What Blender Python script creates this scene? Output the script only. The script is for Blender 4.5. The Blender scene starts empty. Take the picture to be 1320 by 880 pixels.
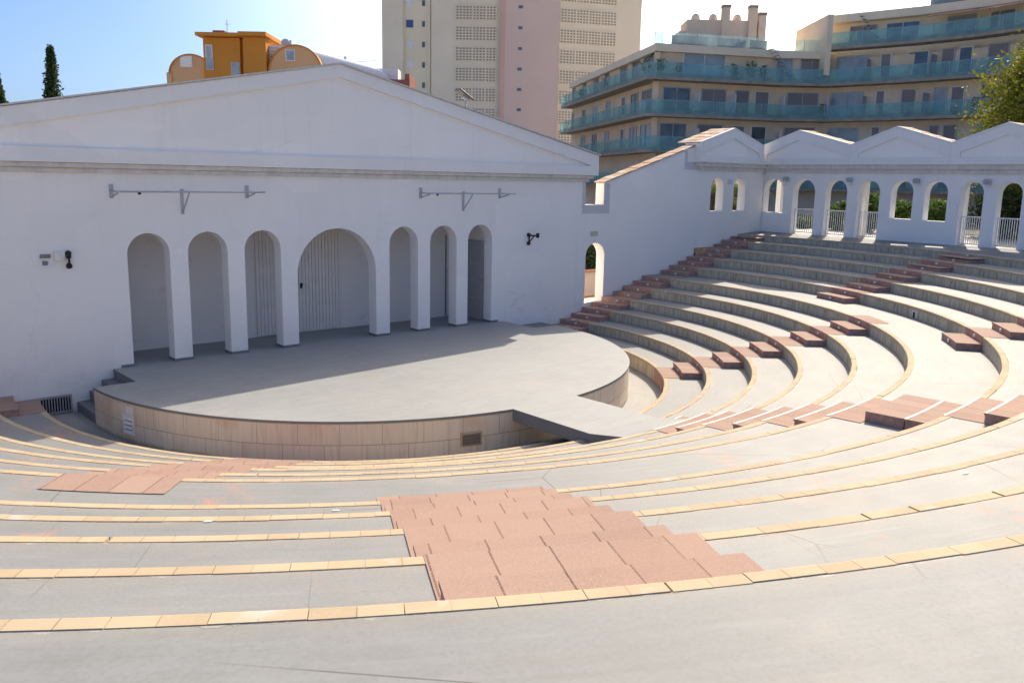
import bpy, bmesh, math, random
from math import sin, cos, pi, radians, asin, atan2, hypot, sqrt
from mathutils import Vector, Matrix

S = bpy.context.scene
COL = S.collection
# ------------------------------------------------------------------ camera
CAM = Vector((-13.07481, -22.6031, 5.76092))
cr = Vector((0.75027, -0.66085, 0.01936)); cu = Vector((0.10837, 0.15181, 0.98245)); cw = Vector((0.65219, 0.73501, -0.18551))
cd = bpy.data.cameras.new('camera'); cam = bpy.data.objects.new('camera', cd); COL.objects.link(cam)
cd.sensor_fit = 'HORIZONTAL'; cd.sensor_width = 36.0; cd.lens = 1110.18 / 1320 * 36.0
cd.clip_start = 0.1; cd.clip_end = 3000
m = Matrix((cr, cu, -cw)).transposed().to_4x4(); m.translation = CAM
cam.matrix_world = m
S.camera = cam
# ------------------------------------------------------------------ light
SUN_AZ, SUN_EL = radians(66.5), radians(36.5)          # azimuth clockwise from +Y
W = bpy.data.worlds.new('World'); S.world = W; W.use_nodes = True
wn = W.node_tree.nodes; wl = W.node_tree.links
sky = wn.new('ShaderNodeTexSky'); sky.sky_type = 'NISHITA'; sky.sun_disc = False
sky.sun_elevation = SUN_EL; sky.sun_rotation = SUN_AZ
sky.altitude = 0; sky.air_density = 0.65; sky.dust_density = 2.6; sky.ozone_density = 2.0
bg = wn['Background']; bg.inputs['Strength'].default_value = 0.15
hs = wn.new('ShaderNodeHueSaturation'); hs.inputs['Saturation'].default_value = 1.12; wl.new(sky.outputs[0], hs.inputs['Color']); 
tcw = wn.new('ShaderNodeTexCoord'); sxw = wn.new('ShaderNodeSeparateXYZ'); wl.new(tcw.outputs['Generated'], sxw.inputs[0])
dpw = wn.new('ShaderNodeVectorMath'); dpw.operation = 'DOT_PRODUCT'; wl.new(tcw.outputs['Generated'], dpw.inputs[0]); dpw.inputs[1].default_value = (sin(SUN_AZ) * cos(SUN_EL), cos(SUN_AZ) * cos(SUN_EL), sin(SUN_EL))
def wrange(sock, a, b):
    x = wn.new('ShaderNodeMapRange'); x.interpolation_type = 'SMOOTHSTEP'; wl.new(sock, x.inputs[0]); x.inputs[1].default_value = a; x.inputs[2].default_value = b; x.inputs[3].default_value = 1; x.inputs[4].default_value = 0; return x.outputs[0]
kw = wn.new('ShaderNodeMath'); kw.operation = 'MULTIPLY'; wl.new(wrange(sxw.outputs[2], .18, .55), kw.inputs[0]); wl.new(wrange(dpw.outputs['Value'], .60, .97), kw.inputs[1])
mw = wn.new('ShaderNodeMixRGB'); mw.blend_type = 'MULTIPLY'; wl.new(kw.outputs[0], mw.inputs[0]); wl.new(hs.outputs[0], mw.inputs[1]); mw.inputs[2].default_value = (.34, .49, .76, 1)   # clear blue low sky away from the sun
wl.new(mw.outputs[0], bg.inputs['Color'])
sd = bpy.data.lights.new('sun', 'SUN'); sun = bpy.data.objects.new('sun', sd); COL.objects.link(sun)
sd.energy = 2.6; sd.angle = radians(0.53); sd.color = (1.0, 0.985, 0.968)
sv = Vector((sin(SUN_AZ) * cos(SUN_EL), cos(SUN_AZ) * cos(SUN_EL), sin(SUN_EL)))
sun.rotation_euler = (-sv).to_track_quat('-Z', 'Y').to_euler(); sun.location = sv * 60
S.view_settings.view_transform = 'Standard'; S.view_settings.look = 'None'
S.view_settings.exposure = 1.06; S.view_settings.gamma = 1.0
try: S.view_settings.use_curve_mapping = False
except Exception: pass

try:
    S.view_settings.use_white_balance = True; S.view_settings.white_balance_temperature = 8000; S.view_settings.white_balance_tint = 8
except Exception: pass

# ------------------------------------------------------------------ node helpers
class G:
    def __init__(s, name):
        s.m = bpy.data.materials.new(name); s.m.use_nodes = True
        s.nt = s.m.node_tree; s.b = s.nt.nodes['Principled BSDF']; s._o = s._u = None
    def n(s, t): return s.nt.nodes.new('ShaderNode' + t)
    def set(s, sock, v):
        if isinstance(v, bpy.types.NodeSocket): s.nt.links.new(v, sock)
        elif v is not None:
            if hasattr(sock, 'default_value') and isinstance(v, (tuple, list)) and len(v) == 3 and len(sock.default_value) == 4: v = (*v, 1)
            sock.default_value = v
    def obj(s):
        if not s._o: s._o = s.n('TexCoord')
        return s._o.outputs['Object']
    def uv(s):
        if not s._o: s._o = s.n('TexCoord')
        return s._o.outputs['UV']
    def mapv(s, v, sc=(1, 1, 1), loc=(0, 0, 0)):
        x = s.n('Mapping'); s.set(x.inputs['Vector'], v); x.inputs['Scale'].default_value = sc; x.inputs['Location'].default_value = loc
        return x.outputs[0]
    def noise(s, v, scale, detail=4, rough=.55, dist=0):
        x = s.n('TexNoise'); s.set(x.inputs['Vector'], v); x.inputs['Scale'].default_value = scale
        x.inputs['Detail'].default_value = detail; x.inputs['Roughness'].default_value = rough; x.inputs['Distortion'].default_value = dist
        return x.outputs['Fac']
    def vor(s, v, scale, feature='F1'):
        x = s.n('TexVoronoi'); x.feature = feature; s.set(x.inputs['Vector'], v); x.inputs['Scale'].default_value = scale
        return x.outputs['Distance']
    def rng(s, f, a, b, c=0, d=1):
        x = s.n('MapRange'); s.set(x.inputs[0], f)
        for i, v in enumerate((a, b, c, d)): x.inputs[i + 1].default_value = v
        return x.outputs[0]
    def mix(s, f, a, b, t='MIX'):
        x = s.n('MixRGB'); x.blend_type = t; s.set(x.inputs[0], f); s.set(x.inputs[1], a); s.set(x.inputs[2], b)
        return x.outputs[0]
    def math(s, op, a, b=None):
        x = s.n('Math'); x.operation = op; s.set(x.inputs[0], a); s.set(x.inputs[1], b); return x.outputs[0]
    def sep(s, v):
        x = s.n('SeparateXYZ'); s.set(x.inputs[0], v); return x.outputs
    def brick(s, v, c1, c2, mo, w, h, mort=.006, off=.5):
        x = s.n('TexBrick'); s.set(x.inputs['Vector'], v); x.offset = off
        for k, c in (('Color1', c1), ('Color2', c2), ('Mortar', mo)): s.set(x.inputs[k], c)
        x.inputs['Scale'].default_value = 1; x.inputs['Mortar Size'].default_value = mort; x.inputs['Mortar Smooth'].default_value = .1
        x.inputs['Brick Width'].default_value = w; x.inputs['Row Height'].default_value = h
        return x.outputs['Color'], x.outputs['Fac']
    def bump(s, h, st=.3, d=.01):
        x = s.n('Bump'); s.set(x.inputs['Height'], h); x.inputs['Strength'].default_value = st; x.inputs['Distance'].default_value = d
        s.nt.links.new(x.outputs[0], s.b.inputs['Normal'])
    def done(s, col, rough=.8, spec=.3, metal=0):
        s.set(s.b.inputs['Base Color'], col); s.set(s.b.inputs['Roughness'], rough)
        s.b.inputs['Specular IOR Level'].default_value = spec; s.b.inputs['Metallic'].default_value = metal
        return s.m

M = {}
def plain(name, col, rough=.6, spec=.4, metal=0, var=.12, sc=6):
    g = G(name); f = g.noise(g.obj(), sc, 5)
    c = g.mix(g.rng(f, .3, .7), tuple(x * (1 - var) for x in col), tuple(min(1, x * (1 + var)) for x in col))
    M[name] = g.done(c, rough, spec, metal)
def concrete(name, base, joints=0.0, stain=1.0, warm=(.62, .36, .2), cracks=1.0, edge=False):
    g = G(name); o = g.obj()
    big = g.noise(o, .45, 5, .6); mid = g.noise(o, 2.6, 6, .62); fin = g.noise(o, 38, 4, .6)
    c = g.mix(g.rng(big, .34, .66), tuple(x * .91 for x in base), tuple(x * 1.06 for x in base))
    c = g.mix(g.rng(mid, .35, .65, 0, .5), c, tuple(x * 1.16 for x in base))
    c = g.mix(g.rng(fin, .42, .74, 0, .30), c, tuple(x * .62 for x in base))
    # trowel / wash marks stretched along the rows
    st = g.noise(g.mapv(g.uv(), (.55, 5.5, 1)), 1.6, 6, .65)
    c = g.mix(g.rng(st, .53, .74, 0, .42), c, tuple(min(1, x * 1.3) for x in base))
    c = g.mix(g.rng(st, .47, .27, 0, .30), c, (base[0] * .74, base[1] * .68, base[2] * .6))
    for k_, (sc_, off_) in enumerate(((1.1, 3.0), (.55, 21.0))):     # scuffs, drips and small dark dirt flecks
        fl = g.noise(g.mapv(o, (1, 1, 1), (off_, -off_, 0)), 9.0 * sc_ + 4, 6, .8)
        c = g.mix(g.math('MULTIPLY', g.rng(fl, .60, .72), g.rng(g.noise(g.mapv(o, (1, 1, 1), (off_ * 2, 0, 0)), sc_, 3), .44, .60, 0, .42)), c, (base[0] * .45, base[1] * .42, base[2] * .38))
    # rusty red-orange wear marks
    w1 = g.noise(g.mapv(o, (1, 1, 1), (3.1, 7.7, 0)), .8, 3, .5); w2 = g.noise(o, 5.5, 6, .72)
    f = g.math('MULTIPLY', g.rng(w1, .60, .70), g.rng(w2, .47, .66)); f = g.math('MULTIPLY', f, .7 * stain)
    c = g.mix(f, c, (.60, .25, .15))
    w3 = g.noise(g.mapv(o, (1, 1, 1), (13, -7, 2)), .6, 5, .65)
    c = g.mix(g.rng(w3, .57, .80, 0, .26 * stain), c, warm)
    # hairline cracks
    wv = g.mix(.32, o, g.n('TexNoise').outputs['Color'])
    cr_ = g.vor(wv, .42, 'DISTANCE_TO_EDGE')
    cm = g.math('MULTIPLY', g.rng(cr_, .0024, .0007), g.rng(g.noise(o, .37, 2), .50, .57))
    c = g.mix(g.math('MULTIPLY', cm, .8 * cracks), c, (.10, .095, .09))
    # pits and chips
    sp = g.vor(o, 3.1); c = g.mix(g.math('MULTIPLY', g.rng(sp, .045, .02), g.rng(g.noise(o, 1.3, 2), .52, .58)), c, (.16, .15, .14))
    sp2 = g.vor(g.mapv(o, (1, 1, 1), (5, 1, 0)), 2.3); c = g.mix(g.math('MULTIPLY', g.rng(sp2, .035, .015), .8), c, (.2, .18, .17))
    if joints:
        u = g.sep(g.uv())
        fr = g.math('FRACT', g.math('DIVIDE', u[0], joints)); d = g.math('ABSOLUTE', g.math('SUBTRACT', fr, .5))
        c = g.mix(g.math('MULTIPLY', g.math('MULTIPLY', g.rng(d, .0013, .0006), .6), g.rng(g.noise(o, .9, 3), .42, .55)), c, (.13, .125, .12))
    if edge:      # broken mortar and a crack along the foot of the nosing stones
        v = g.sep(g.uv())[1]; wob = g.noise(g.mapv(g.uv(), (2.3, .2, 1)), 2.0, 6, .7)
        lim = g.math('MULTIPLY', g.rng(wob, .47, .80), .07)
        mor = g.rng(g.math('SUBTRACT', v, lim), .006, -.006)
        c = g.mix(g.math('MULTIPLY', mor, .42), c, (.52, .51, .48))
        ln = g.math('ABSOLUTE', g.math('SUBTRACT', v, lim))
        c = g.mix(g.math('MULTIPLY', g.math('MULTIPLY', g.rng(ln, .007, .002), g.rng(g.noise(g.mapv(g.uv(), (1, .1, 1), (9, 0, 0)), 1.1, 4), .48, .56)), .75), c, (.09, .08, .07))
        c = g.mix(g.math('MULTIPLY', g.rng(v, .16, .0), .22), c, (.40, .31, .22))
    g.bump(g.math('ADD', g.math('MULTIPLY', fin, .5), mid), .25, .006)
    M[name] = g.done(c, g.rng(mid, .3, .7, .64, .71), .23)

concrete('concrete', (.252, .256, .256), joints=3.3, edge=True)
concrete('concrete_plain', (.238, .245, .247), joints=0, edge=True)
concrete('concrete_floor', (.32, .312, .292), joints=0, stain=.9)
concrete('stage_paint', (.30, .307, .308), joints=0, stain=.3, cracks=0)
concrete('grey_paint', (.19, .19, .20), joints=0, stain=.1, cracks=0)

def white_wall(name, base):
    g = G(name); o = g.obj()
    big = g.noise(o, .35, 4, .6); fin = g.noise(o, 26, 5, .65)
    c = g.mix(g.rng(big, .3, .7), tuple(x * .955 for x in base), base)
    run = g.noise(g.mapv(o, (1.6, 1.6, .10)), 1.4, 5, .6)
    c = g.mix(g.rng(run, .56, .80, 0, .2), c, (base[0] * .8, base[1] * .79, base[2] * .77))
    pat = g.noise(g.mapv(o, (1, 1, 1), (4, 4, 9)), .9, 3, .5)
    c = g.mix(g.rng(pat, .58, .66, 0, .1), c, (base[0] * .86, base[1] * .85, base[2] * .83))
    z = g.sep(o)[2]
    drip = g.noise(g.mapv(o, (2.6, 2.6, .16)), 1.3, 6, .7)       # rain streaks below the cornice
    c = g.mix(g.math('MULTIPLY', g.rng(drip, .53, .74), g.rng(z, 4.2, 5.75, 0, .17)), c, (base[0] * .60, base[1] * .58, base[2] * .55))
    c = g.mix(g.math('MULTIPLY', g.rng(g.noise(o, 1.9, 6, .68), .40, .68), g.rng(z, 1.9, .8, 0, .30)), c, (base[0] * .66, base[1] * .64, base[2] * .61))
    rp = g.n('TexVoronoi'); rp.distance = 'CHEBYCHEV'; g.set(rp.inputs['Vector'], g.mapv(o, (.55, .55, .8))); rp.inputs['Scale'].default_value = 1.0     # squarish repaint patches
    sepc = g.sep(rp.outputs['Color'])[0]; c = g.mix(g.rng(sepc, .80, .86, 0, .09), c, (base[0] * .8, base[1] * .81, base[2] * .83)); c = g.mix(g.rng(sepc, .16, .10, 0, .35), c, tuple(min(.93, x * 1.045) for x in base))
    wv = g.mix(.22, o, g.n('TexNoise').outputs['Color']); hc = g.vor(wv, .33, 'DISTANCE_TO_EDGE')
    c = g.mix(g.math('MULTIPLY', g.math('MULTIPLY', g.rng(hc, .0022, .0006), g.rng(g.noise(o, .3, 2), .50, .58)), .16), c, (.36, .34, .32))
    tro = g.noise(g.mapv(o, (1, 1, 2.2)), 3.2, 6, .7)
    g.bump(g.math('ADD', g.math('ADD', g.math('MULTIPLY', fin, .6), g.math('MULTIPLY', tro, 1.6)), 0), .34, .012)
    M[name] = g.done(c, .82, .25)
white_wall('white_wall', (.89, .865, .83))
white_wall('white_trim', (.82, .805, .785))
white_wall('notch_band', (.60, .605, .63))
def mould():
    g = G('stone_mould'); o = g.obj()
    f = g.noise(o, 3, 6, .65); c = g.mix(g.rng(f, .35, .65), (.60, .58, .55), (.71, .70, .68))
    r = g.noise(g.mapv(o, (3, 3, .3)), 2, 4); c = g.mix(g.rng(r, .5, .75, 0, .4), c, (.45, .42, .39))
    g.bump(f, .2, .005); M['stone_mould'] = g.done(c, .8, .25)
mould()
def niche():
    g = G('niche_wall'); o = g.obj(); f = g.noise(o, .8, 4)
    c = g.mix(g.rng(f, .3, .7), (.80, .77, .73), (.85, .82, .785))
    s_ = g.noise(g.mapv(o, (1, 1, 1), (2, 2, 5)), 2.2, 5, .6); c = g.mix(g.rng(s_, .6, .72, 0, .3), c, (.50, .44, .41))
    M['niche_wall'] = g.done(c, .8, .25)
niche()
def nosing():
    g = G('nosing_stone'); o = g.obj()
    c, f = g.brick(g.mapv(g.uv(), (1, 1, 1), (0, .5, 0)), (.50, .405, .28), (.445, .34, .23), (.24, .18, .12), .47, 3.0, .004)
    c = g.mix(g.rng(g.noise(o, 1.1, 3), .42, .62, 0, .6), c, (.56, .46, .31))
    c = g.mix(g.rng(g.noise(o, 9, 5, .65), .35, .7, 0, .45), c, (.50, .37, .25))
    c = g.mix(g.rng(g.noise(o, 60, 3, .7), .55, .75, 0, .35), c, (.60, .54, .43))
    c = g.mix(g.rng(g.noise(g.mapv(o, (1, 1, 1), (9, 2, 4)), 2.3, 4), .62, .72, 0, .8), c, (.55, .51, .455))
    g.bump(g.noise(o, 50, 4, .6), .2, .003); M['nosing_stone'] = g.done(c, .85, .12)
nosing()
def riser():
    g = G('riser_stone'); o = g.obj()
    c, f = g.brick(g.mapv(g.uv(), (1, 1, 1), (0, .7, 0)), (.66, .575, .45), (.55, .475, .365), (.14, .115, .09), .62, 3.0, .010)
    s1 = g.noise(g.mapv(g.uv(), (7, .7, 1)), 1.3, 6, .7)
    c = g.mix(g.rng(s1, .45, .68, 0, .85), c, (.21, .18, .14))
    s2 = g.noise(g.mapv(g.uv(), (1.3, .6, 1), (5, 0, 0)), 1.7, 4, .6)
    c = g.mix(g.rng(s2, .5, .7, 0, .6), c, (.62, .56, .46))
    c = g.mix(g.rng(g.noise(o, 24, 5, .7), .4, .75, 0, .5), c, (.32, .275, .215))
    g.bump(g.noise(o, 20, 5, .65), .3, .006); M['riser_stone'] = g.done(c, .85, .2)
riser()
def cladding():
    g = G('travertine'); o = g.obj()
    c, f = g.brick(g.mapv(g.uv(), (1, 1, 1), (0, 0, 0)), (.78, .655, .53), (.72, .595, .48), (.20, .145, .11), .86, .46, .007, .37)
    c2, f2 = g.brick(g.mapv(g.uv(), (1, 1, 1), (.21, 0, 0)), (.80, .68, .55), (.70, .57, .46), (.44, .35, .27), .31, .46, .004, .2)
    c = g.mix(.45, c, c2)
    v = g.noise(g.mapv(g.uv(), (9, .6, 1)), 1.5, 5, .65); c = g.mix(g.rng(v, .5, .75, 0, .45), c, (.40, .31, .24))
    w_ = g.noise(g.mapv(o, (1, 1, 1), (3, 3, 3)), .8, 4); c = g.mix(g.rng(w_, .52, .68, 0, .55), c, (.60, .37, .22))
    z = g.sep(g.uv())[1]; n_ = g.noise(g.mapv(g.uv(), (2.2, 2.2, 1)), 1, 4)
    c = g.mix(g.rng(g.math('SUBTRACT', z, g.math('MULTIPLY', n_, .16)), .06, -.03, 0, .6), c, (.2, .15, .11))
    g.bump(g.math('MULTIPLY', f, -1.0), .5, .006); M['travertine'] = g.done(c, .65, .3)
cladding()
def redtile():
    g = G('red_tile'); o = g.obj()
    c, f = g.brick(g.mapv(g.uv(), (1, 1, 1), (0, .9, 0)), (.395, .275, .222), (.325, .21, .167), (.14, .08, .062), .42, 3.0, .008)
    sp = g.noise(o, 85, 2, .8); c = g.mix(g.rng(sp, .5, .72, 0, .6), c, (.52, .39, .32))
    sp2 = g.noise(g.mapv(o, (1, 1, 1), (3, 8, 1)), 70, 2, .8); c = g.mix(g.rng(sp2, .54, .7, 0, .5), c, (.24, .11, .085))
    b_ = g.noise(o, .9, 5); c = g.mix(g.rng(b_, .38, .68, 0, .5), c, (.42, .265, .21))
    d_ = g.noise(o, 2.6, 6, .7); c = g.mix(g.rng(d_, .57, .75, 0, .45), c, (.30, .16, .12))
    g.bump(g.noise(o, 60, 3, .7), .18, .003); M['red_tile'] = g.done(c, .85, .12)
redtile()
plain('red_riser', (.44, .26, .215), .75, .25, 0, .25, 9)
plain('white_strip', (.74, .68, .61), .7, .3)
plain('white_metal', (.74, .74, .73), .45, .45)
plain('galv', (.44, .46, .49), .5, .5, .35)
plain('dark_bracket', (.018, .018, .02), .5, .4)
plain('grey_box', (.20, .20, .20), .5, .4)
plain('steel', (.40, .41, .43), .45, .5, .4)
plain('black_gap', (.012, .012, .014), .9, .1)
plain('door_panel', (.78, .745, .70), .55, .35, 0, .05, 3)
plain('side_door', (.40, .40, .42), .5, .4, 0, .06)
plain('pvc_white', (.78, .77, .74), .5, .4)
plain('sign_green', (.52, .56, .40), .5, .4)
plain('paper', (.80, .79, .76), .8, .2)
plain('pink_wall', (.70, .58, .51), .85, .2, 0, .06)
plain('terracotta', (.48, .22, .13), .8, .2, 0, .2)
plain('garden_soil', (.20, .18, .14), .95, .1, 0, .3, 2)
plain('paving', (.42, .36, .31), .85, .2, 0, .12)
plain('roof_sheet', (.55, .53, .5), .7, .3)
plain('bldg_beige', (.80, .63, .47), .85, .2, 0, .08, .7)
plain('bldg_cream', (.82, .69, .52), .85, .2, 0, .06, .7)
plain('slab_edge', (.36, .31, .26), .85, .2, 0, .2, 1)
plain('shutter', (.27, .245, .25), .6, .3, 0, .06)
plain('awning', (.45, .22, .15), .8, .2)
plain('purple_screen', (.19, .13, .17), .8, .2)
plain('tower_cream', (.78, .70, .55), .9, .15, 0, .05, .15)
plain('tower_yellow', (.82, .73, .53), .9, .15, 0, .04, .2)
plain('tower_pink', (.66, .52, .46), .9, .15, 0, .05, .15)
plain('tower_pink_edge', (.66, .43, .355), .9, .15, 0, .05, .15)
plain('lattice_back', (.36, .32, .26), .95, .1)
plain('orange_wall', (.60, .245, .048), .85, .2, 0, .07, .5)
plain('salmon_wall', (.70, .40, .21), .85, .2, 0, .06, .5)
plain('brick_red', (.32, .13, .095), .9, .15)
plain('metal_roof', (.82, .82, .81), .45, .4)
plain('trunk', (.11, .08, .055), .95, .1, 0, .3, 8)
plain('floodlight_black', (.03, .03, .035), .4, .5)
plain('pot', (.30, .13, .08), .8, .2)
plain('blue_shutter', (.07, .12, .30), .6, .3)
plain('ground', (.50, .46, .40), .95, .1, 0, .15, .2)
def rooftile():
    g = G('roof_tiles'); o = g.obj()
    f = g.noise(o, 5, 4, .7); c = g.mix(g.rng(f, .35, .65), (.42, .24, .14), (.56, .40, .28))
    c = g.mix(g.rng(g.noise(o, 2.2, 3), .5, .62, 0, .8), c, (.62, .56, .49)); M['roof_tiles'] = g.done(c, .85, .2)
rooftile()
def glass(name, col, a=.55):
    g = G(name); nt = g.nt; out = nt.nodes['Material Output']
    tr = g.n('BsdfTransparent'); tr.inputs[0].default_value = (*[min(1, .35 + x * .68) for x in col], 1)
    f = g.noise(g.obj(), .9, 5, .65); c = g.mix(g.rng(f, .35, .65), tuple(x * .7 for x in col), tuple(min(1, x * 1.15) for x in col))
    g.done(c, .1, .8)
    tl = g.n('BsdfTranslucent'); g.set(tl.inputs[0], c)
    m1 = g.n('MixShader'); m1.inputs[0].default_value = .35; nt.links.new(g.b.outputs[0], m1.inputs[1]); nt.links.new(tl.outputs[0], m1.inputs[2])
    m2 = g.n('MixShader'); m2.inputs[0].default_value = a; nt.links.new(tr.outputs[0], m2.inputs[1]); nt.links.new(m1.outputs[0], m2.inputs[2])
    nt.links.new(m2.outputs[0], out.inputs[0]); M[name] = g.m
glass('teal_glass', (.56, .85, .86), .26)
glass('teal_glass_low', (.42, .64, .63), .5)
glass('clear_glass', (.68, .84, .86), .2)
plain('window_glass', (.10, .125, .15), .08, .7, 0, .4, .8)
plain('window_curtain', (.33, .39, .43), .3, .5, 0, .25, 1.2)
def leaf(name, c1, c2):
    g = G(name); nt = g.nt; o = g.obj()
    c = g.mix(g.rng(g.noise(o, 3.5, 3), .3, .7), c1, c2); c = g.mix(g.rng(g.noise(o, .8, 2), .4, .6, 0, .5), c, c1)
    g.done(c, .6, .25); tl = g.n('BsdfTranslucent'); g.set(tl.inputs[0], c)
    mx = g.n('MixShader'); mx.inputs[0].default_value = .4; nt.links.new(g.b.outputs[0], mx.inputs[1]); nt.links.new(tl.outputs[0], mx.inputs[2])
    nt.links.new(mx.outputs[0], nt.nodes['Material Output'].inputs[0]); M[name] = g.m
leaf('leaf_dark', (.028, .05, .018), (.07, .11, .035))
leaf('leaf_green', (.06, .115, .025), (.16, .25, .05))
leaf('leaf_yellow', (.12, .15, .02), (.30, .28, .04))
leaf('leaf_palm', (.07, .13, .02), (.2, .26, .05))

# ------------------------------------------------------------------ object helpers
def thing(name, label, cat, loc=(0, 0, 0), group=None):
    o = bpy.data.objects.new(name, None); COL.objects.link(o); o.location = loc; o.empty_display_size = .3
    o['label'] = label; o['category'] = cat
    if group: o['group'] = group
    return o
def tag(o, label=None, cat=None, group=None, kind=None):
    for k, v in (('label', label), ('category', cat), ('group', group), ('kind', kind)):
        if v: o[k] = v
    return o
def link(name, me, mat, parent=None, smooth=False):
    for mm in (mat if isinstance(mat, (list, tuple)) else [mat]): me.materials.append(M[mm])
    if smooth: me.polygons.foreach_set('use_smooth', [True] * len(me.polygons))
    o = bpy.data.objects.new(name, me); COL.objects.link(o)
    if parent:
        o.parent = parent
        if parent.type == 'EMPTY': o.matrix_parent_inverse = Matrix.Translation(-Vector(parent.location))
    return o
class MB:
    def __init__(s): s.bm = bmesh.new(); s.uvl = s.bm.loops.layers.uv.new('UVMap')
    def quad(s, pts, uvs=None, mi=0):
        try: f = s.bm.faces.new([s.bm.verts.new(p) for p in pts])
        except ValueError: return
        f.material_index = mi
        if uvs:
            for l, u in zip(f.loops, uvs): l[s.uvl].uv = u
    def box(s, c, d, e1=Vector((1, 0, 0)), e2=Vector((0, 1, 0)), e3=Vector((0, 0, 1)), mi=0):
        c = Vector(c); a, b, h = (e1 * d[0] / 2, e2 * d[1] / 2, e3 * d[2] / 2)
        v = [s.bm.verts.new(c + a * i + b * j + h * k) for i in (-1, 1) for j in (-1, 1) for k in (-1, 1)]
        for q in ((0, 1, 3, 2), (4, 6, 7, 5), (0, 4, 5, 1), (2, 3, 7, 6), (0, 2, 6, 4), (1, 5, 7, 3)):
            s.bm.faces.new([v[i] for i in q]).material_index = mi
        return v
    def b2(s, a, b, mi=0):      # axis box from min to max
        s.box([(a[i] + b[i]) / 2 for i in range(3)], [abs(b[i] - a[i]) for i in range(3)], mi=mi)
    def tube(s, pts, rad, n=8, cap=True):
        pts = [Vector(p) for p in pts]; rs = rad if isinstance(rad, (list, tuple)) else [rad] * len(pts); rings = []
        for i, p in enumerate(pts):
            t = (pts[min(i + 1, len(pts) - 1)] - pts[max(i - 1, 0)]).normalized()
            a = t.orthogonal().normalized() if i == 0 else (a - t * a.dot(t)).normalized()
            b = t.cross(a)
            rings.append([s.bm.verts.new(p + (a * cos(2 * pi * k / n) + b * sin(2 * pi * k / n)) * rs[i]) for k in range(n)])
        for r0, r1 in zip(rings, rings[1:]):
            for k in range(n): s.bm.faces.new([r0[k], r0[(k + 1) % n], r1[(k + 1) % n], r1[k]])
        if cap:
            s.bm.faces.new(rings[0][::-1]); s.bm.faces.new(rings[-1])
    def prism(s, poly, e0, e1, e2, t0, t1, n):   # polygon in (e1,e2) extruded along n from t0 to t1
        A = [s.bm.verts.new(e0 + e1 * p[0] + e2 * p[1] + n * t0) for p in poly]; B = [s.bm.verts.new(e0 + e1 * p[0] + e2 * p[1] + n * t1) for p in poly]
        s.bm.faces.new(A); s.bm.faces.new(B[::-1])
        for i in range(len(poly)): j = (i + 1) % len(poly); s.bm.faces.new([A[i], B[i], B[j], A[j]])
    def bevel(s, w=.01, seg=1):
        bmesh.ops.remove_doubles(s.bm, verts=s.bm.verts, dist=1e-5)
        bmesh.ops.bevel(s.bm, geom=list(s.bm.edges), offset=w, segments=seg, affect='EDGES', clamp_overlap=True)
        return s
    def build(s, name, mat, parent=None, smooth=False, norm=True):
        if norm: bmesh.ops.recalc_face_normals(s.bm, faces=s.bm.faces)
        me = bpy.data.meshes.new(name); s.bm.to_mesh(me); s.bm.free()
        return link(name, me, mat, parent, smooth)
X, Y, Zv = Vector((1, 0, 0)), Vector((0, 1, 0)), Vector((0, 0, 1))
def arch(a, b, zb, zt, n=20):
    r = (b - a) / 2; zs_ = zt - r; c = (a + b) / 2
    return [(a, zb), (b, zb)] + [(c + r * cos(pi * k / n), zs_ + r * sin(pi * k / n)) for k in range(n + 1)]
def plate(name, outer, holes, o, e1, e2, t0, t1, mat, parent=None):
    """flat wall with holes: curve fill, extruded from depth t0 to t1 along e1 x e2 turned away"""
    cu_ = bpy.data.curves.new(name, 'CURVE'); cu_.dimensions = '2D'; cu_.fill_mode = 'BOTH'; cu_.extrude = abs(t1 - t0) / 2
    for poly in [outer] + holes:
        sp = cu_.splines.new('POLY'); sp.points.add(len(poly) - 1); sp.use_cyclic_u = True
        for p, q in zip(sp.points, poly): p.co = (q[0], q[1], 0, 1)
    ob = bpy.data.objects.new(name, cu_); me = bpy.data.meshes.new_from_object(ob)
    bpy.data.objects.remove(ob); bpy.data.curves.remove(cu_)
    n = e1.cross(e2); o = Vector(o); mid = -(t0 + t1) / 2
    for v in me.vertices: v.co = o + e1 * v.co.x + e2 * v.co.y + n * (v.co.z + mid)
    me.materials.clear(); me.name = name
    me.polygons.foreach_set('use_smooth', [False] * len(me.polygons))
    return link(name, me, mat, parent)

# ------------------------------------------------------------------ plan data
ZK = [-.10, .329, .659, .993, 1.327, 1.664, 1.998, 2.330, 2.655, 2.969, 3.292, 3.617]     # tread level of tier k (0 = orchestra floor)
RK = [7.46, 8.408, 9.505, 10.641, 11.72, 12.909, 14.06, 15.78, 16.899, 18.065, 19.312, 20.555]
YC, YCS, ZS, RS = -1.685, -1.644, .836, 7.46
def sm(x, a, b): t = max(0, min(1, (x - a) / (b - a))); return t * t * (3 - 2 * t)
def dz(k, th, out=False):
    s_ = sm(math.degrees(th), -75, -35)
    if k == 11: return (-.03 if out else -.105) * s_
    if k == 10: return -.035 * s_
    return 0
def P(r, th, z): return Vector((r * cos(th), YC + r * sin(th), z))
def thw(r, gap=0.0): return asin(max(-1, min(1, (-gap - YC) / r)))
NT = 220
def ths(r): a = thw(r, .003); return [-pi - a + (pi + 2 * a) * i / NT for i in range(NT + 1)]

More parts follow.
